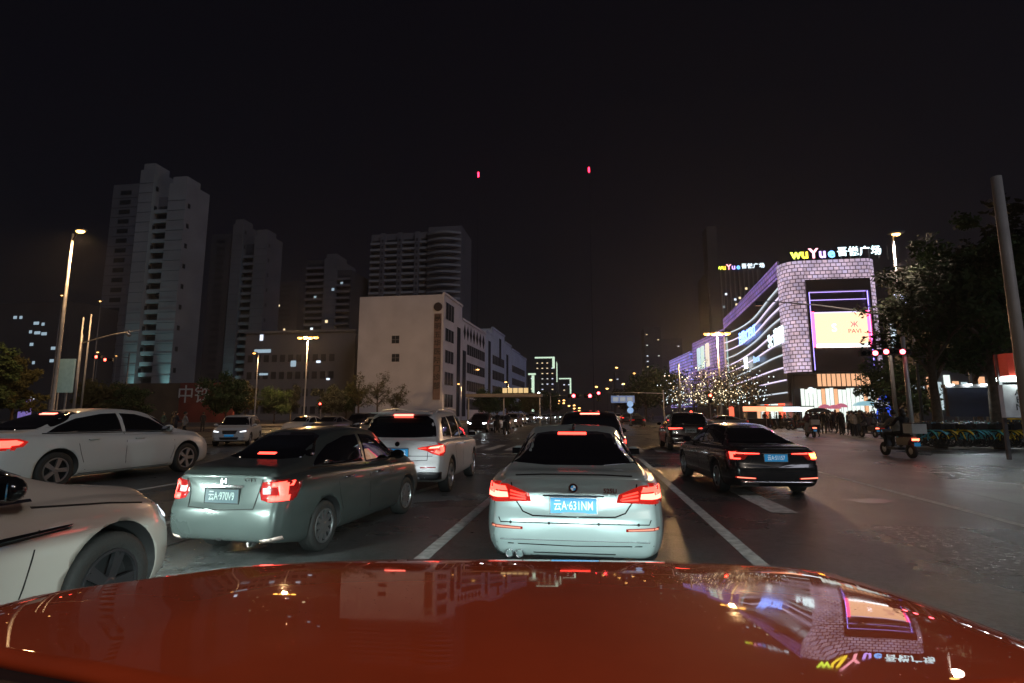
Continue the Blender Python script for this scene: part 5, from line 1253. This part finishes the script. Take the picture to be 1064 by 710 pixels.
# ================= trees
def leaf_mat(name, col):
    m = M_(name, col, .7, noise=.45, ns=1.3); m.node_tree.nodes['Principled BSDF'].inputs['Specular IOR Level'].default_value = .15; return m
m_leaf = [leaf_mat('dark_leaves', (.045, .075, .025)), leaf_mat('olive_leaves', (.08, .075, .025)), leaf_mat('dull_leaves', (.05, .055, .035))]
m_bark = M_('bark', (.09, .065, .045), .9, noise=.4, ns=5, bump=.5, bs=20)
_tree = {}
def tree_meshes(key, h, cr, th, n, seed, leaf=.16, droop=0, thin=1.0, bulbs=0):
    if key in _tree: return _tree[key]
    rnd = random.Random(seed); t = MB(); tips = []
    t.tube([(0, 0, 0), (.05, .03, th*.5), (0, .05, th), (rnd.uniform(-.3, .3), rnd.uniform(-.3, .3), h*.75)], [h*.022, h*.018, h*.015, h*.005], 8)
    for k in range(11):
        a = k*2.4+rnd.uniform(-.3, .3); z0 = th+(h*.72-th)*(k/11)*rnd.uniform(.7, 1); rr = cr*rnd.uniform(.65, 1.0)*(1-.35*(k/11))
        p0 = Vector((0, .03, z0)); p1 = Vector((math.cos(a)*rr*.5, math.sin(a)*rr*.5, z0+h*.10)); p2 = Vector((math.cos(a)*rr, math.sin(a)*rr, z0+h*rnd.uniform(.08, .24)-droop))
        t.tube([p0, p1, p2], [h*.009, h*.006, h*.002], 5); tips += [p1, p2, (p1+p2)/2]
        for _ in range(3):
            p3 = p1+(p2-p1)*rnd.random()+Vector((rnd.uniform(-1, 1), rnd.uniform(-1, 1), rnd.uniform(-.3, 1)))*cr*.35; t.tube([p1, p3], [h*.004, h*.001], 4); tips.append(p3)
    tips.append(Vector((0, 0, h*.85)))
    v = np.zeros((n*4, 3)); cl = []
    for p in tips:
        for _ in range(3): cl.append((p+Vector((rnd.gauss(0, 1), rnd.gauss(0, 1), rnd.gauss(0, .7)))*cr*.12, cr*rnd.uniform(.10, .24)))
    for i in range(n):
        c, r_ = cl[rnd.randrange(len(cl))]; d = Vector((rnd.gauss(0, 1), rnd.gauss(0, 1), rnd.gauss(0, .8))); d = d.normalized()*r_*rnd.random()**.4*1.2
        p = c+d; a = Vector((rnd.gauss(0, 1), rnd.gauss(0, 1), rnd.gauss(0, 1))).normalized(); b = a.orthogonal().normalized(); s_ = leaf*rnd.uniform(.6, 1.3)
        v[i*4:i*4+4] = [p-a*s_, p+b*s_*.45, p+a*s_, p-b*s_*.45]
    me = bpy.data.meshes.new('crown'); me.from_pydata(v.tolist(), [], [(i*4, i*4+1, i*4+2, i*4+3) for i in range(n)]); me.update()
    bl = None
    if bulbs:
        q = MB()
        for i in range(bulbs):
            p = Vector(v[rnd.randrange(n)*4]); s_ = rnd.uniform(.045, .085); q.add([p+Vector((s_, 0, 0)), p+Vector((-s_, 0, 0)), p+Vector((0, s_, 0)), p+Vector((0, -s_, 0)), p+Vector((0, 0, s_)), p+Vector((0, 0, -s_))], [(0, 2, 4), (2, 1, 4), (1, 3, 4), (3, 0, 4), (2, 0, 5), (1, 2, 5), (3, 1, 5), (0, 3, 5)])
        bl = q.mesh('bulbs')
    _tree[key] = (t.mesh('trunk', [m_bark], True), me, bl); return _tree[key]
def tree(key, label, x, y, mt, rz=0, sc=1.0, group=None, bulb_mt=None, name='street_tree'):
    tm, cm, bl = _tree[key]; t = thing(name, label, 'tree', (x, y, 0), rz, group); t.scale = (sc, sc, sc)
    link('trunk', tm, t); cm_ = link('crown', cm, t, mt)
    if bl and bulb_mt: tag(link('fairy_lights', bl, cm_, bulb_mt), kind='stuff')
    return t
tree_meshes('big', 10.2, 3.6, 3.0, 9500, 11, .17); tree_meshes('bushy', 5.2, 2.2, 1.3, 6000, 12, .15); tree_meshes('sparse', 9.0, 2.6, 2.6, 2200, 13, .14); tree_meshes('lit', 7.0, 3.2, 2.2, 1800, 14, .12, bulbs=110)
tree_meshes('high', 13.5, 2.9, 3.6, 12000, 31, .16); tree_meshes('tall', 9, 2.0, 2.0, 9000, 15, .16)
def tp(px, Y): return aY(px, HZ, Y).x
for (px, Y, key, sc, rz, mt_, lb) in (
        (974, 28, 'high', .86, .4, 0, 'tall dark street tree left of the display panel, in front of the mall corner'), (1036, 27.5, 'high', .93, 2.1, 0, 'big dark tree with a thick trunk between the panel and the red sign'), (1080, 30, 'high', 1.05, 3.3, 2, 'big dark tree at the right edge behind the pale pole'),
        (1015, 38, 'high', 1.0, 5.0, 2, 'dark tree behind the first two big trees at the right'), (935, 40, 'bushy', 1.1, 0, 0, 'low dark tree beneath the mall lattice, left of the near traffic light pole'),
        (12, 34, 'tall', .75, .5, 1, 'brownish conical tree at the far left edge'), (-15, 30, 'tall', .8, 1.5, 0, 'dark tree cut by the far left edge'), (100, 48, 'bushy', 1.0, 1.0, 1, 'round lamp lit shrub tree under the far left traffic light'), (133, 50, 'bushy', .95, 2.0, 0, 'dark round tree left of the red wall'), (113, 56, 'bushy', .9, .2, 1, 'brown lit bush between the far left traffic light and the wall'),
        (235, 52, 'bushy', 1.15, 2.9, 0, 'dark tree standing before the right end of the red wall'), (255, 66, 'tall', .75, 3.9, 1, 'orange lit tree behind the short street lamp'), (285, 74, 'bushy', 1.1, .9, 0, 'dark tree left of the four light lamp'), (302, 80, 'tall', .8, 1.9, 2, 'dim tree directly left of the four light lamp pole'),
        (345, 82, 'bushy', 1.2, 3.0, 2, 'dark tree right of the single red traffic light'), (372, 86, 'sparse', 1.0, .3, 1, 'bare branched tree before the left end of the white building'), (392, 88, 'sparse', 1.05, 1.3, 1, 'bare branched tree with reddish twigs before the white building'), (412, 90, 'sparse', .8, 2.2, 1, 'smaller bare tree before the middle of the white building'), (360, 90, 'bushy', 1.3, 3.3, 0, 'dark bush at the left foot of the white building'),
        (690, 110, 'bushy', 2.2, .2, 0, 'large dark tree mass left of the blue lattice block'), (672, 120, 'bushy', 2.0, 1.2, 0, 'dark tree behind the two round blue signs'), (655, 130, 'bushy', 1.6, 2.2, 2, 'dark tree right of the overhead road sign'),
        (505, 95, 'bushy', 1.2, .2, 0, 'dark street tree under the pale canopy, nearest'), (527, 102, 'bushy', 1.3, 1.2, 0, 'dark street tree under the middle of the pale canopy'), (550, 112, 'bushy', 1.3, 2.2, 1, 'dark street tree under the right end of the pale canopy'), (572, 140, 'bushy', 1.5, .9, 0, 'dark tree at the foot of the outlined tower')):
    tree(key, lb, tp(px, Y), Y, m_leaf[mt_], rz, sc)
m_bulb = E_((1.0, .85, .55), 2.6); m_bulbw = E_((.75, .95, 1.0), 2.6)
for (px, Y, sc, rz, lb, bm_) in ((722, 66, 1.0, .1, 'tree wrapped in warm fairy lights, leftmost by the pale pole', m_bulb), (738, 64, 1.08, 1.1, 'tree wrapped in fairy lights behind the bright red traffic light', m_bulb), (757, 66, 1.1, 2.1, 'tree wrapped in fairy lights right of the bright red traffic light', m_bulb), (776, 70, 1.0, 3.1, 'tree wrapped in cool fairy lights, rightmost of its row', m_bulbw)):
    tree('lit', lb, tp(px, Y), Y, m_leaf[2], rz, sc, 'trees wrapped in fairy lights', bm_)
for (px, Y, rz) in ((706, 100, 0), (746, 92, 2)): tree('lit', 'farther tree with cool fairy lights seen between the nearer lit trees', tp(px, Y), Y, m_leaf[2], rz, 1.1, 'trees wrapped in fairy lights', m_bulbw)

# ================= people
def figure(key, joints, radii, edges, subdiv=1):
    me = bpy.data.meshes.new(key); me.from_pydata(joints, edges, []); o = bpy.data.objects.new(key, me); C.objects.link(o)
    sk = o.modifiers.new('s', 'SKIN'); sk.use_smooth_shade = True
    if not me.skin_vertices: pass
    for i, d in enumerate(me.skin_vertices[0].data): d.radius = radii[i] if isinstance(radii[i], tuple) else (radii[i], radii[i]); d.use_root = (i == 0)
    ss = o.modifiers.new('u', 'SUBSURF'); ss.levels = subdiv
    r_ = bpy.data.meshes.new_from_object(o.evaluated_get(bpy.context.evaluated_depsgraph_get())); bpy.data.objects.remove(o)
    return r_
EDG = [(0, 1), (1, 2), (2, 3), (2, 4), (4, 5), (5, 6), (2, 7), (7, 8), (8, 9), (0, 10), (10, 11), (11, 12), (12, 13), (0, 14), (14, 15), (15, 16), (16, 17)]
RAD = [(.15, .11), (.13, .10), (.13, .09), (.055, .055), .065, .048, .036, .065, .048, .036, .09, .062, .045, .04, .09, .062, .045, .04]
def walk(s=.18, arm=.15, lean=0, foldl=0, foldr=0):
    return [(0, 0, .95), (0, lean*.5, 1.18), (0, lean, 1.42), (0, lean+.01, 1.53),
            (-.17, lean, 1.41), (-.22, lean-arm*.4+foldl*.05, 1.14), (-.19, lean+arm*.5+foldl*.3, .90+foldl*.28), (.17, lean, 1.41), (.22, lean+arm*.4, 1.14), (.19, lean-arm*.5+foldr*.35, .90+foldr*.28),
            (-.09, 0, .88), (-.10, s*.6, .50), (-.10, s*.75, .09), (-.10, s*.75+.16, .05), (.09, 0, .88), (.10, -s*.3, .50), (.10, -s, .12), (.10, -s+.14, .05)]
poses = [figure('p%d' % i, walk(*a), RAD, EDG) for i, a in enumerate(((.05, .05), (.2, .2), (.28, .25, .03), (.08, .05, 0, 1), (.15, .12, .02, 0, 1)))]
SIT = [(0, 0, .80), (0, .03, 1.02), (0, .08, 1.28), (0, .10, 1.39), (-.18, .08, 1.27), (-.24, .25, 1.05), (-.22, .50, 1.02), (.18, .08, 1.27), (.24, .25, 1.05), (.22, .50, 1.02),
       (-.10, .05, .78), (-.14, .42, .78), (-.14, .42, .36), (-.14, .55, .32), (.10, .05, .78), (.14, .42, .78), (.14, .42, .36), (.14, .55, .32)]
sitm = figure('sit', SIT, RAD, EDG)
hm = MB(); hm.ball((0, 0, 0), (.078, .095, .115), 0, 12, 9); hm.ball((0, .095, -.01), (.015, .02, .022), 0, 6, 4); hm.ball((-.08, 0, 0), (.012, .02, .03), 0, 6, 4); hm.ball((.08, 0, 0), (.012, .02, .03), 0, 6, 4)
for sx in (-.03, .03): hm.ball((sx, .083, .02), (.012, .008, .006), 1, 6, 4)
hm.box(-.022, .022, .085, .092, -.05, -.043, 1)
m_skin = M_('skin', (.42, .26, .19), .6); m_hair = M_('hair', (.015, .012, .01), .5)
headm = hm.mesh('head', [m_skin, m_black], True)
hr = MB(); hr.ball((0, -.015, .03), (.09, .10, .105), 0, 12, 8); hairm = hr.mesh('hair', [m_hair], True)
hr = MB(); hr.ball((0, -.015, .03), (.09, .10, .105), 0, 12, 8); hr.tube([(0, -.05, .0), (0, -.07, -.12), (0, -.07, -.25)], [.09, .085, .05], 10); hairlong = hr.mesh('hair', [m_hair], True)
tr_ = {}
def split_cloth(me):
    # trousers: the part below the hip gets the second material slot
    me.materials.clear()
    for k in range(3): me.materials.append(m_black)
    me.polygons.foreach_set('material_index', [1 if p.center.z < .90 else (2 if (p.center.z < .93 and abs(p.center.x) > .16) else 0) for p in me.polygons])
for me in poses+[sitm]: split_cloth(me)
def cloth(col): return M_('cloth', col, .85, noise=.2, ns=4)
tops = [cloth(c) for c in ((.012, .012, .016), (.03, .03, .04), (.28, .24, .20), (.05, .04, .09), (.02, .05, .05), (.10, .03, .03), (.25, .24, .23), (.08, .07, .05))]
pants = [cloth(c) for c in ((.012, .012, .014), (.03, .04, .06), (.05, .05, .05))]
def person(label, x, y, rz, pose=0, top=0, pant=0, long=False, sc=1.0, group=None, z=0.0, me=None):
    t = thing('person', label, 'person', (x, y, z), rz, group); t.scale = (sc, sc, sc)
    b = link('body', me or poses[pose], t)
    for k, m in enumerate((tops[top], pants[pant], m_skin)): b.material_slots[k].link = 'OBJECT'; b.material_slots[k].material = m
    hp = (0, .02, 1.63) if me is None else (0, .12, 1.49)
    h = link('head', headm, t); h.location = hp; hh = link('hair', hairlong if long else hairm, h)
    return t
CG = 'pedestrians crowding in front of the mall'
rnd = random.Random(21)
special = [((875, 453), 1, 0, 'dark clothed walker nearest the parked delivery scooter in the crowd'), ((884, 453), 1, 1, 'person in grey top and black trousers walking away, left in the front row'), ((889, 454), 3, 2, 'person in a pale top and dark trousers, centre of the front row'), ((860, 449), 2, 0, 'person in black walking beneath the dark umbrella'),
           ((897, 452), 0, 3, 'person in a violet top, right of the centre pair'), ((908, 451), 3, 6, 'person in a white top beneath the pale blue umbrella'), ((867, 450), 4, 0, 'person in black between the pink umbrellas')]
for (p, ps, tp_, lb) in special:
    q = gz(*p); person(lb, q.x, q.y, rnd.uniform(-.6, .6), ps, tp_, 0, rnd.random() < .4, rnd.uniform(.95, 1.05), CG)
for i in range(80):
    px = rnd.uniform(770, 955); py = rnd.uniform(438, 449); q = gz(px, py)
    if q.y > 78 or q.x < 19: q.x = max(q.x, 19+rnd.random()*4); q.y = min(q.y, 78)
    person('dark clothed pedestrian standing in the crowd before the mall entrance', q.x, q.y, rnd.uniform(0, 6.3), rnd.randrange(5), rnd.choice([0, 0, 1, 1, 2, 3, 4, 5, 7]), rnd.randrange(3), rnd.random() < .4, rnd.uniform(.92, 1.06), CG, .13)
for i in range(34):
    px = rnd.uniform(838, 948); q = gz(px, rnd.uniform(447.5, 454)); person('dark clothed pedestrian walking in front of the parked scooters, towards the mall', q.x, q.y, rnd.choice([rnd.uniform(-.7, .7), rnd.uniform(2.5, 3.8)]), rnd.randrange(5), rnd.choice([0, 0, 1, 1, 2, 3, 5, 6, 7]), rnd.randrange(3), rnd.random() < .4, rnd.uniform(.92, 1.06), 'pedestrians walking to the mall', .008)
for i in range(16):
    px = rnd.uniform(660, 745); q = gz(px, rnd.uniform(436, 440)); person('dim distant pedestrian left of the mall wing', q.x, q.y, rnd.uniform(0, 6.3), rnd.randrange(5), rnd.randrange(8), 0, False, 1, 'distant pedestrians')
for (p, tp_, lb, lg) in (((168, 452), 4, 'pedestrian in teal at the left, nearest the white sedan roof', False), ((178, 453), 7, 'pedestrian with long pale hair on the left pavement', True), ((181, 456), 1, 'pedestrian in dark clothes with a blue bag on the left', False), ((190, 459), 6, 'pedestrian in a cream coat left of the white hatchback', False), ((210, 449), 0, 'pedestrian in black before the red wall', False)):
    q = gz(*p); person(lb, q.x, q.y, rnd.uniform(-1, 1), rnd.randrange(5), tp_, 0, lg)
# umbrellas and balloons in the crowd
def umbrella(label, px, py, Y, col, r=.6, em=0.0, group=None):
    q = aY(px, py, Y); t = thing('umbrella', label, 'umbrella', (q.x, Y, 0), 0, group); z = q.z+.1; m = MB(); n = 16; vs = [(0, 0, z+.12)]
    for ring, (rr, dz) in enumerate(((.4, .08), (.75, -.03), (1.0, -.20))):
        for k in range(n): a = 2*math.pi*k/n; f = rr*(1 if k % 2 == 0 or ring < 2 else .93); vs.append((math.cos(a)*r*f, math.sin(a)*r*f, z+dz))
    fs = [(0, 1+k, 1+(k+1) % n) for k in range(n)]+[(1+j*n+k, 1+(j+1)*n+k, 1+(j+1)*n+(k+1) % n, 1+j*n+(k+1) % n) for j in range(2) for k in range(n)]
    m.add(vs, fs); o_ = m.build('canopy', M_('umbrella_cloth', col, .6, em=col if em else None, es=em), t, True); s_ = o_.modifiers.new('t', 'SOLIDIFY'); s_.thickness = .01
    m = MB(); m.tube([(0, 0, 1.05), (0, 0, z+.1)], .012, 6); m.build('shaft', m_poledark, t); return t
for px, py in ((857, 423), (867, 423.5), (874, 422)): umbrella('one of three pink umbrellas held up side by side in the crowd', px, py, 46, (.9, .25, .38), .52, .40, 'pink umbrellas')
umbrella('pale blue lit umbrella in the crowd', 899, 420, 42, (.45, .85, 1.0), .85, .5)
umbrella('white umbrella right of the pale blue one', 914, 420, 42, (.85, .9, .95), .85, .5)
umbrella('wide dark umbrella over the delivery scooter', 850, 427, 40, (.03, .03, .035), .9)
# blue inflatable figure column by the entrance
q = aY(919, 430, 60); t = thing('inflatable', 'tall blue inflatable with a pointed top by the mall entrance', 'inflatable', (q.x, 60, .13)); m = MB(); m.tube([(0, 0, 0), (0, 0, 1.6), (0, 0, 2.9), (0, 0, 3.6), (0, 0, 4.1)], [.6, .7, .45, .2, .05], 12); m.build('column', M_('blue_fabric', (.03, .08, .6), .5, em=(.03, .12, 1), es=.7), t, True)
# market stalls along the crowd
for k, (px, c_) in enumerate(((782, (1, .3, .15)), (800, (1, .5, .3)), (818, (.8, .9, 1)), (832, (.9, 1, .9)))):
    q = aY(px, 430, 62+k*2); t = thing('market_stall', ['stall with a red lit front, leftmost of the stalls', 'stall with an orange lit front in the mall forecourt', 'stall with a cool white front, behind the black sedan', 'stall with a greenish white front left of the entrance'][k], 'stall', (q.x, 62+k*2, .13), 0, 'forecourt stalls')
    m = MB(); m.box(-1.3, 1.3, -.8, .8, 2.3, 2.42); m.build('roof', m_malldark, t); m = MB(); m.box(-1.2, 1.2, -.75, -.7, 1.75, 2.28); m.build('lit_front', E_(c_, 1.8), t)
    m = MB(); m.box(-1.2, 1.2, -.7, .6, .0, .95); m.build('counter', m_malldark2, t)
    for sx in (-1.2, 1.2):
        for sy in (-.7, .7):
            m = MB(); m.tube([(sx, sy, 0), (sx, sy, 2.3)], .03, 6); m.build('post', m_pole, t)

# ================= shared bicycles
def ring(m, y, z, R_, r_, seg=22):
    pts = [(0, y+R_*math.cos(2*math.pi*k/seg), z+R_*math.sin(2*math.pi*k/seg)) for k in range(seg+1)]; m.tube(pts, r_, 5, cap=False)
def bike(name='bicycle'):
    P_ = {}
    m = MB(); 
    for y in (-.52,): ring(m, y, .33, .31, .022)
    for k in range(8): a = math.pi*k/8; m.tube([(0, -.52-.3*math.cos(a), .33-.3*math.sin(a)), (0, -.52+.3*math.cos(a), .33+.3*math.sin(a))], .004, 3)
    P_['w'] = m.mesh('wheel', [m_rubber])
    m = MB(); m.tube([(0, -.52, .33), (0, -.15, .30), (0, -.22, .75), (0, -.52, .33)], .018, 6); m.tube([(0, -.15, .30), (0, .10, .45), (0, .40, .78)], .028, 6); m.tube([(0, .40, .98), (0, .42, .70), (0, .54, .33)], .02, 6); m.tube([(0, -.22, .72), (0, -.24, .92)], .014, 6)
    for y in (-.52, .54): # mudguards
        pts = [(0, y+.36*math.cos(a), .33+.36*math.sin(a)) for a in [math.radians(q) for q in range(30, 200, 20)]]; m.tube(pts, .028, 5)
    P_['f'] = m.mesh('frame'); m = MB(); m.tube([(-.27, .28, 1.0), (-.12, .38, .99), (.12, .38, .99), (.27, .28, 1.0)], .014, 6); P_['h'] = m.mesh('handlebar', [m_black])
    m = MB(); m.box(-.14, .14, .46, .70, .72, .74); m.box(-.15, .15, .44, .46, .72, .93); m.box(-.16, .16, .72, .74, .72, .95); m.box(-.16, -.145, .46, .72, .74, .94); m.box(.145, .16, .46, .72, .74, .94); P_['b'] = m.mesh('basket', [m_black])
    m = MB(); m.ball((0, -.27, .94), (.09, .13, .035)); P_['s'] = m.mesh('saddle', [m_black], True)
    return P_
BK = bike()
m_bblue = M_('bike_blue', (.12, .52, .70), .35); m_byel = M_('bike_yellow', (.80, .56, .04), .35); m_bteal = M_('bike_teal', (.10, .52, .50), .35)
rnd = random.Random(5)
def put_bike(label, x, y, rz, mt, group):
    t = thing('bicycle', label, 'bicycle', (x, y, .13), rz, group); f = link('frame', BK['f'], t, mt)
    w1 = link('wheel', BK['w'], t); w2 = link('wheel', BK['w'], t); w2.location = (0, 1.06, 0)
    for k in ('h', 'b', 's'): link({'h': 'handlebar', 'b': 'basket', 's': 'saddle'}[k], BK[k], t)
    t.rotation_euler = (0, R(rnd.uniform(4, 9)), rz); t.scale = (1.12,)*3; return t
for i in range(34):
    f = i/33; px = 952+f*125; q = gz(px, 463.5+rnd.uniform(-1, 1), .13)
    mt_ = m_byel if (968 < px < 980 or 988 < px < 994 or 1026 < px < 1036 or px > 1040) and rnd.random() < .85 else (m_bblue if rnd.random() < .7 else m_bteal)
    cn_ = 'yellow' if mt_ is m_byel else ('blue' if mt_ is m_bblue else 'teal')
    put_bike('%s shared bicycle in the tight front row on the right pavement' % cn_, q.x, q.y, R(180+28+rnd.uniform(-14, 14)), mt_, 'shared bicycles on the right pavement')
for i in range(18):
    f = i/17; px = 972+f*100; q = gz(px, 456+rnd.uniform(-1, 1), .13)
    put_bike('shared bicycle in the darker back row, under the trees on the right', q.x, q.y, R(180+28+rnd.uniform(-18, 18)), rnd.choice([m_bblue, m_byel, m_bteal]), 'shared bicycles on the right pavement')
b0, b1 = gz(1034, 463), gz(1075, 464); t = thing('rail', 'low yellow rail behind the yellow bicycles at the right edge', 'rail', (b0.x, b0.y, 0)); dv = b1-b0
m = MB(); m.tube([(0, 0, 1.35), (dv.x, dv.y, 1.35)], .035, 6); m.build('top_rail', m_byel, t)
for k in range(3): m = MB(); m.tube([(dv.x*k/2, dv.y*k/2, 0), (dv.x*k/2, dv.y*k/2, 1.35)], .03, 6); m.build('post', m_byel, t)

# ================= scooters
def scooter(label, x, y, rz, col, box=None, sc=1.0, tail=m_reddim, group=None):
    t = thing('scooter', label, 'scooter', (x, y, .008), rz, group); t.scale = (sc,)*3; pm = M_('scooter_paint', col, .35, coat=.4)
    m = MB(); m.add([(-.15, -.55, .45), (.15, -.55, .45), (.17, -.1, .42), (-.17, -.1, .42), (-.12, -.75, .72), (.12, -.75, .72), (.15, -.05, .68), (-.15, -.05, .68)], [(0, 3, 2, 1), (4, 5, 6, 7), (0, 1, 5, 4), (1, 2, 6, 5), (2, 3, 7, 6), (3, 0, 4, 7)]); m.box(-.15, .15, -.12, .42, .26, .34); m.build('body', pm, t)
    m = MB(); m.add([(-.2, .40, .30), (.2, .40, .30), (.17, .58, .95), (-.17, .58, .95), (-.15, .50, .28), (.15, .50, .28), (.12, .66, .93), (-.12, .66, .93)], [(0, 1, 2, 3), (7, 6, 5, 4), (0, 4, 5, 1), (1, 5, 6, 2), (2, 6, 7, 3), (3, 7, 4, 0)]); m.build('leg_shield', pm, t)
    m = MB(); m.tube([(-.32, .45, 1.08), (-.1, .56, 1.04), (.1, .56, 1.04), (.32, .45, 1.08)], .018, 6); m.tube([(0, .58, 1.04), (0, .74, .30)], .03, 6); m.build('handlebar', m_black, t)
    m = MB(); m.ball((0, -.28, .75), (.15, .38, .055)); m.build('seat', m_black, t, True)
    for y_ in (-.55, .74):
        m = MB(); m.lathe([(.12, -.05), (.21, -.055), (.245, -.03), (.245, .03), (.21, .055), (.12, .05), (.12, -.05)], 22, Matrix.Translation((0, y_, .25))); wo = m.build('wheel', m_rubber, t, True)
        m = MB(); m.tube([(-.03, y_, .25), (.03, y_, .25)], .12, 14); m.build('hub', m_rim, wo)
    m = MB(); m.box(-.11, .11, -.80, -.76, .60, .67); m.build('tail_light', tail, t)
    m = MB(); m.box(-.10, .10, -.84, -.83, .42, .54); m.build('number_plate', m_blueplate, t)
    if box: m = MB(); m.box(-.24, .24, -1.0, -.58, .84, 1.16); bo = m.build('delivery_box', box, t); m = MB(); m.box(-.245, .245, -1.005, -.575, 1.162, 1.19); m.build('lid', m_black, bo)
    for sg in (-1, 1): m = MB(); m.tube([(sg*.25, .50, 1.06), (sg*.30, .50, 1.24)], .01, 5); m.ball((sg*.32, .50, 1.27), (.06, .015, .04)); m.build('mirror', m_black, t)
    return t
m_boxw = M_('white_box', (.6, .62, .6), .5)
s1 = gz(936, 475.5)
scooter('dark scooter with white top box and red tail lights crossing the empty road', s1.x, s1.y, R(7), (.02, .02, .025), m_boxw, 1.08, E_((1, .12, .06), 7))
t = person('rider in a beige jacket driving the scooter on the empty road', s1.x-.05, s1.y, R(7), 0, 2, 0, False, 1.08, None, .03, sitm)
dx, dy = -math.sin(R(7)), math.cos(R(7))
t2 = person('passenger in dark clothes seated behind the scooter rider', s1.x-dx*.38-.0, s1.y-dy*.38, R(7), 0, 0, 0, True, 1.10, None, .05, sitm)
s2 = gz(843, 455); scooter('delivery scooter with a grey box and red tail light, stopped left of the crowd', s2.x, s2.y, R(-4), (.03, .03, .03), M_('grey_box', (.3, .3, .3), .5), 1.05, E_((1, .15, .08), 4)); person('rider standing astride the scooter left of the crowd', s2.x+.45, s2.y+.3, R(10), 1, 0, 0)
s3 = gz(904, 455); scooter('dark scooter with red tail light among the front row of walkers', s3.x, s3.y, R(10), (.03, .02, .02), None, 1.0, E_((1, .15, .08), 4)); person('rider in dark clothes on the scooter among the walkers', s3.x, s3.y, R(10), 0, 1, 0, False, 1, None, 0, sitm)
for k, (px, py, r_) in enumerate(((820, 446, 1.2), (831, 447, .6), (950, 452, .9), (962, 451, 2.0), (917, 455, -.4), (806, 445, 2.0), (813, 447, 1.0), (826, 445, 2.6), (925, 453, 1.4), (941, 454, .5), (934, 452, 2.2))):
    q = gz(px, py); scooter('parked scooter at the edge of the crowd, unlit', q.x, q.y, r_, (.03+.1*(k % 2), .03, .03+.05*(k == 2)), None, 1, m_lensdark, 'parked scooters')
for k, (px, py) in enumerate(((517, 450), (527, 452))):
    q = gz(px, py); scooter('dark scooter riding between the oncoming cars and the silver sedan', q.x, q.y, R(175), (.03, .03, .03), None, 1.1, m_lensdark, 'scooters among the oncoming cars'); person('rider on a scooter between the oncoming cars and the silver sedan', q.x, q.y, R(175), 0, k, 0, False, 1.1, 'riders among the oncoming cars', 0, sitm)

# ================= oncoming and far traffic
def far_car(label, px, py, rz, pt, sedan=True, lights='on', group='oncoming cars with headlights on', sc=1.0):
    c = c5 if sedan else cs; q = gz(px, py); o = glass_sed() if sedan else glass_suv()
    for k in ('seam_side', 'handles', 'window_trim', 'mirror'): o.pop(k, None)
    if sedan: o['lamps'] = [('headlight', [(-.78, .76), (-.45, .70), (-.45, .60), (-.78, .64)], 'f', m_clear, [([(-.72, .72), (-.50, .68), (-.50, .62), (-.72, .65)], m_white if lights == 'on' else m_halo)] if lights else []),
        ('tail_light', [(-.86, .90), (-.50, .88), (-.50, .78), (-.86, .76)], 'r', m_lens, [])]
    else: o['lamps'] = [('headlight', [(-.82, .90), (-.45, .84), (-.45, .74), (-.82, .78)], 'f', m_clear, [([(-.76, .86), (-.52, .82), (-.52, .76), (-.76, .79)], m_white if lights == 'on' else m_halo)] if lights else []),
        ('tail_light', [(-.86, 1.03), (-.50, 1.0), (-.50, .88), (-.86, .86)], 'r', m_lens, [([(-.82, .98), (-.58, .97), (-.58, .92), (-.82, .92)], m_red)])]
    t = dress(c, 'car', label, 'car', pt, (q.x, q.y, 0), rz, o, group); t.scale = (sc,)*3; return t
OC = 'oncoming car with bright headlights between the white suv and the silver sedan'
cols_ = [p_dark, p_white, p_silver, p_grey, p_beige]
for k, (px, py) in enumerate(((500, 449), (511, 447), (524, 446), (533, 444), (507, 442.5), (519, 441.5), (540, 441), (530, 440), (546, 439), (553, 438), (497, 444.5), (514, 440))):
    far_car(OC, px, py, R(180+rnd.uniform(-2, 2)), cols_[k % 5], k % 3 != 0, 'on')
for k, (px, py) in enumerate(((566, 437), (575, 436.5), (585, 436), (558, 436.5), (570, 435.5))): far_car('tiny far oncoming car left of the dark suv roof', px, py, R(180), cols_[(k+1) % 5], True, 'on', 'tiny far oncoming cars')
for k, (px, py) in enumerate(((628, 439), (641, 438.5), (651, 440), (633, 437), (645, 437), (660, 438))): far_car('distant car driving away to the right of the dark suv roof', px, py, R(0), cols_[(k*2) % 4], False, None, 'distant cars driving away')
far_car('beige car partly hidden between the green sedan and the white suv', 393, 462, R(20), p_beige, True, None, None)
far_car('dark car behind the green sedan roof', 345, 452, R(185), p_grey, True, 'halo', 'stationary cars behind the green sedan'); far_car('white car behind the green sedan roof, left of the green lit sign', 318, 452, R(182), p_white, True, None, 'stationary cars behind the green sedan')
far_car('dark car seen over the left sedan roof, beside the green lit sign', 375, 450, R(178), p_dark, False, None, 'stationary cars behind the green sedan')
far_car('dark suv with roof box just behind the white suv roof', 452, 449, R(2), p_dark, False, None, None)
far_car('dark car far ahead at the junction, right of the dark suv roof', 662, 443, R(0), p_dark, True, None, None)
far_car('grey car at the left edge of the mall forecourt', 752, 446, R(88), p_grey, True, None, None)
# ================= night air: thin haze added to give the lamps a glow
HAZE = True
if HAZE:
    m = MB(); m.box(-905, 905, -125, 1505, -1.2, 165); hz_o = m.build('haze', (hm_ := bpy.data.materials.new('haze_air')))
    hm_.use_nodes = True; nt_ = hm_.node_tree; nt_.nodes.remove(nt_.nodes['Principled BSDF'])
    pv = nt_.nodes.new('ShaderNodeVolumePrincipled'); pv.inputs['Density'].default_value = .00045; pv.inputs['Color'].default_value = (.85, .85, .9, 1); pv.inputs['Anisotropy'].default_value = .55
    nt_.links.new(pv.outputs[0], nt_.nodes['Material Output'].inputs['Volume'])
    tag(hz_o, kind='stuff')
    scn.cycles.volume_bounces = 0
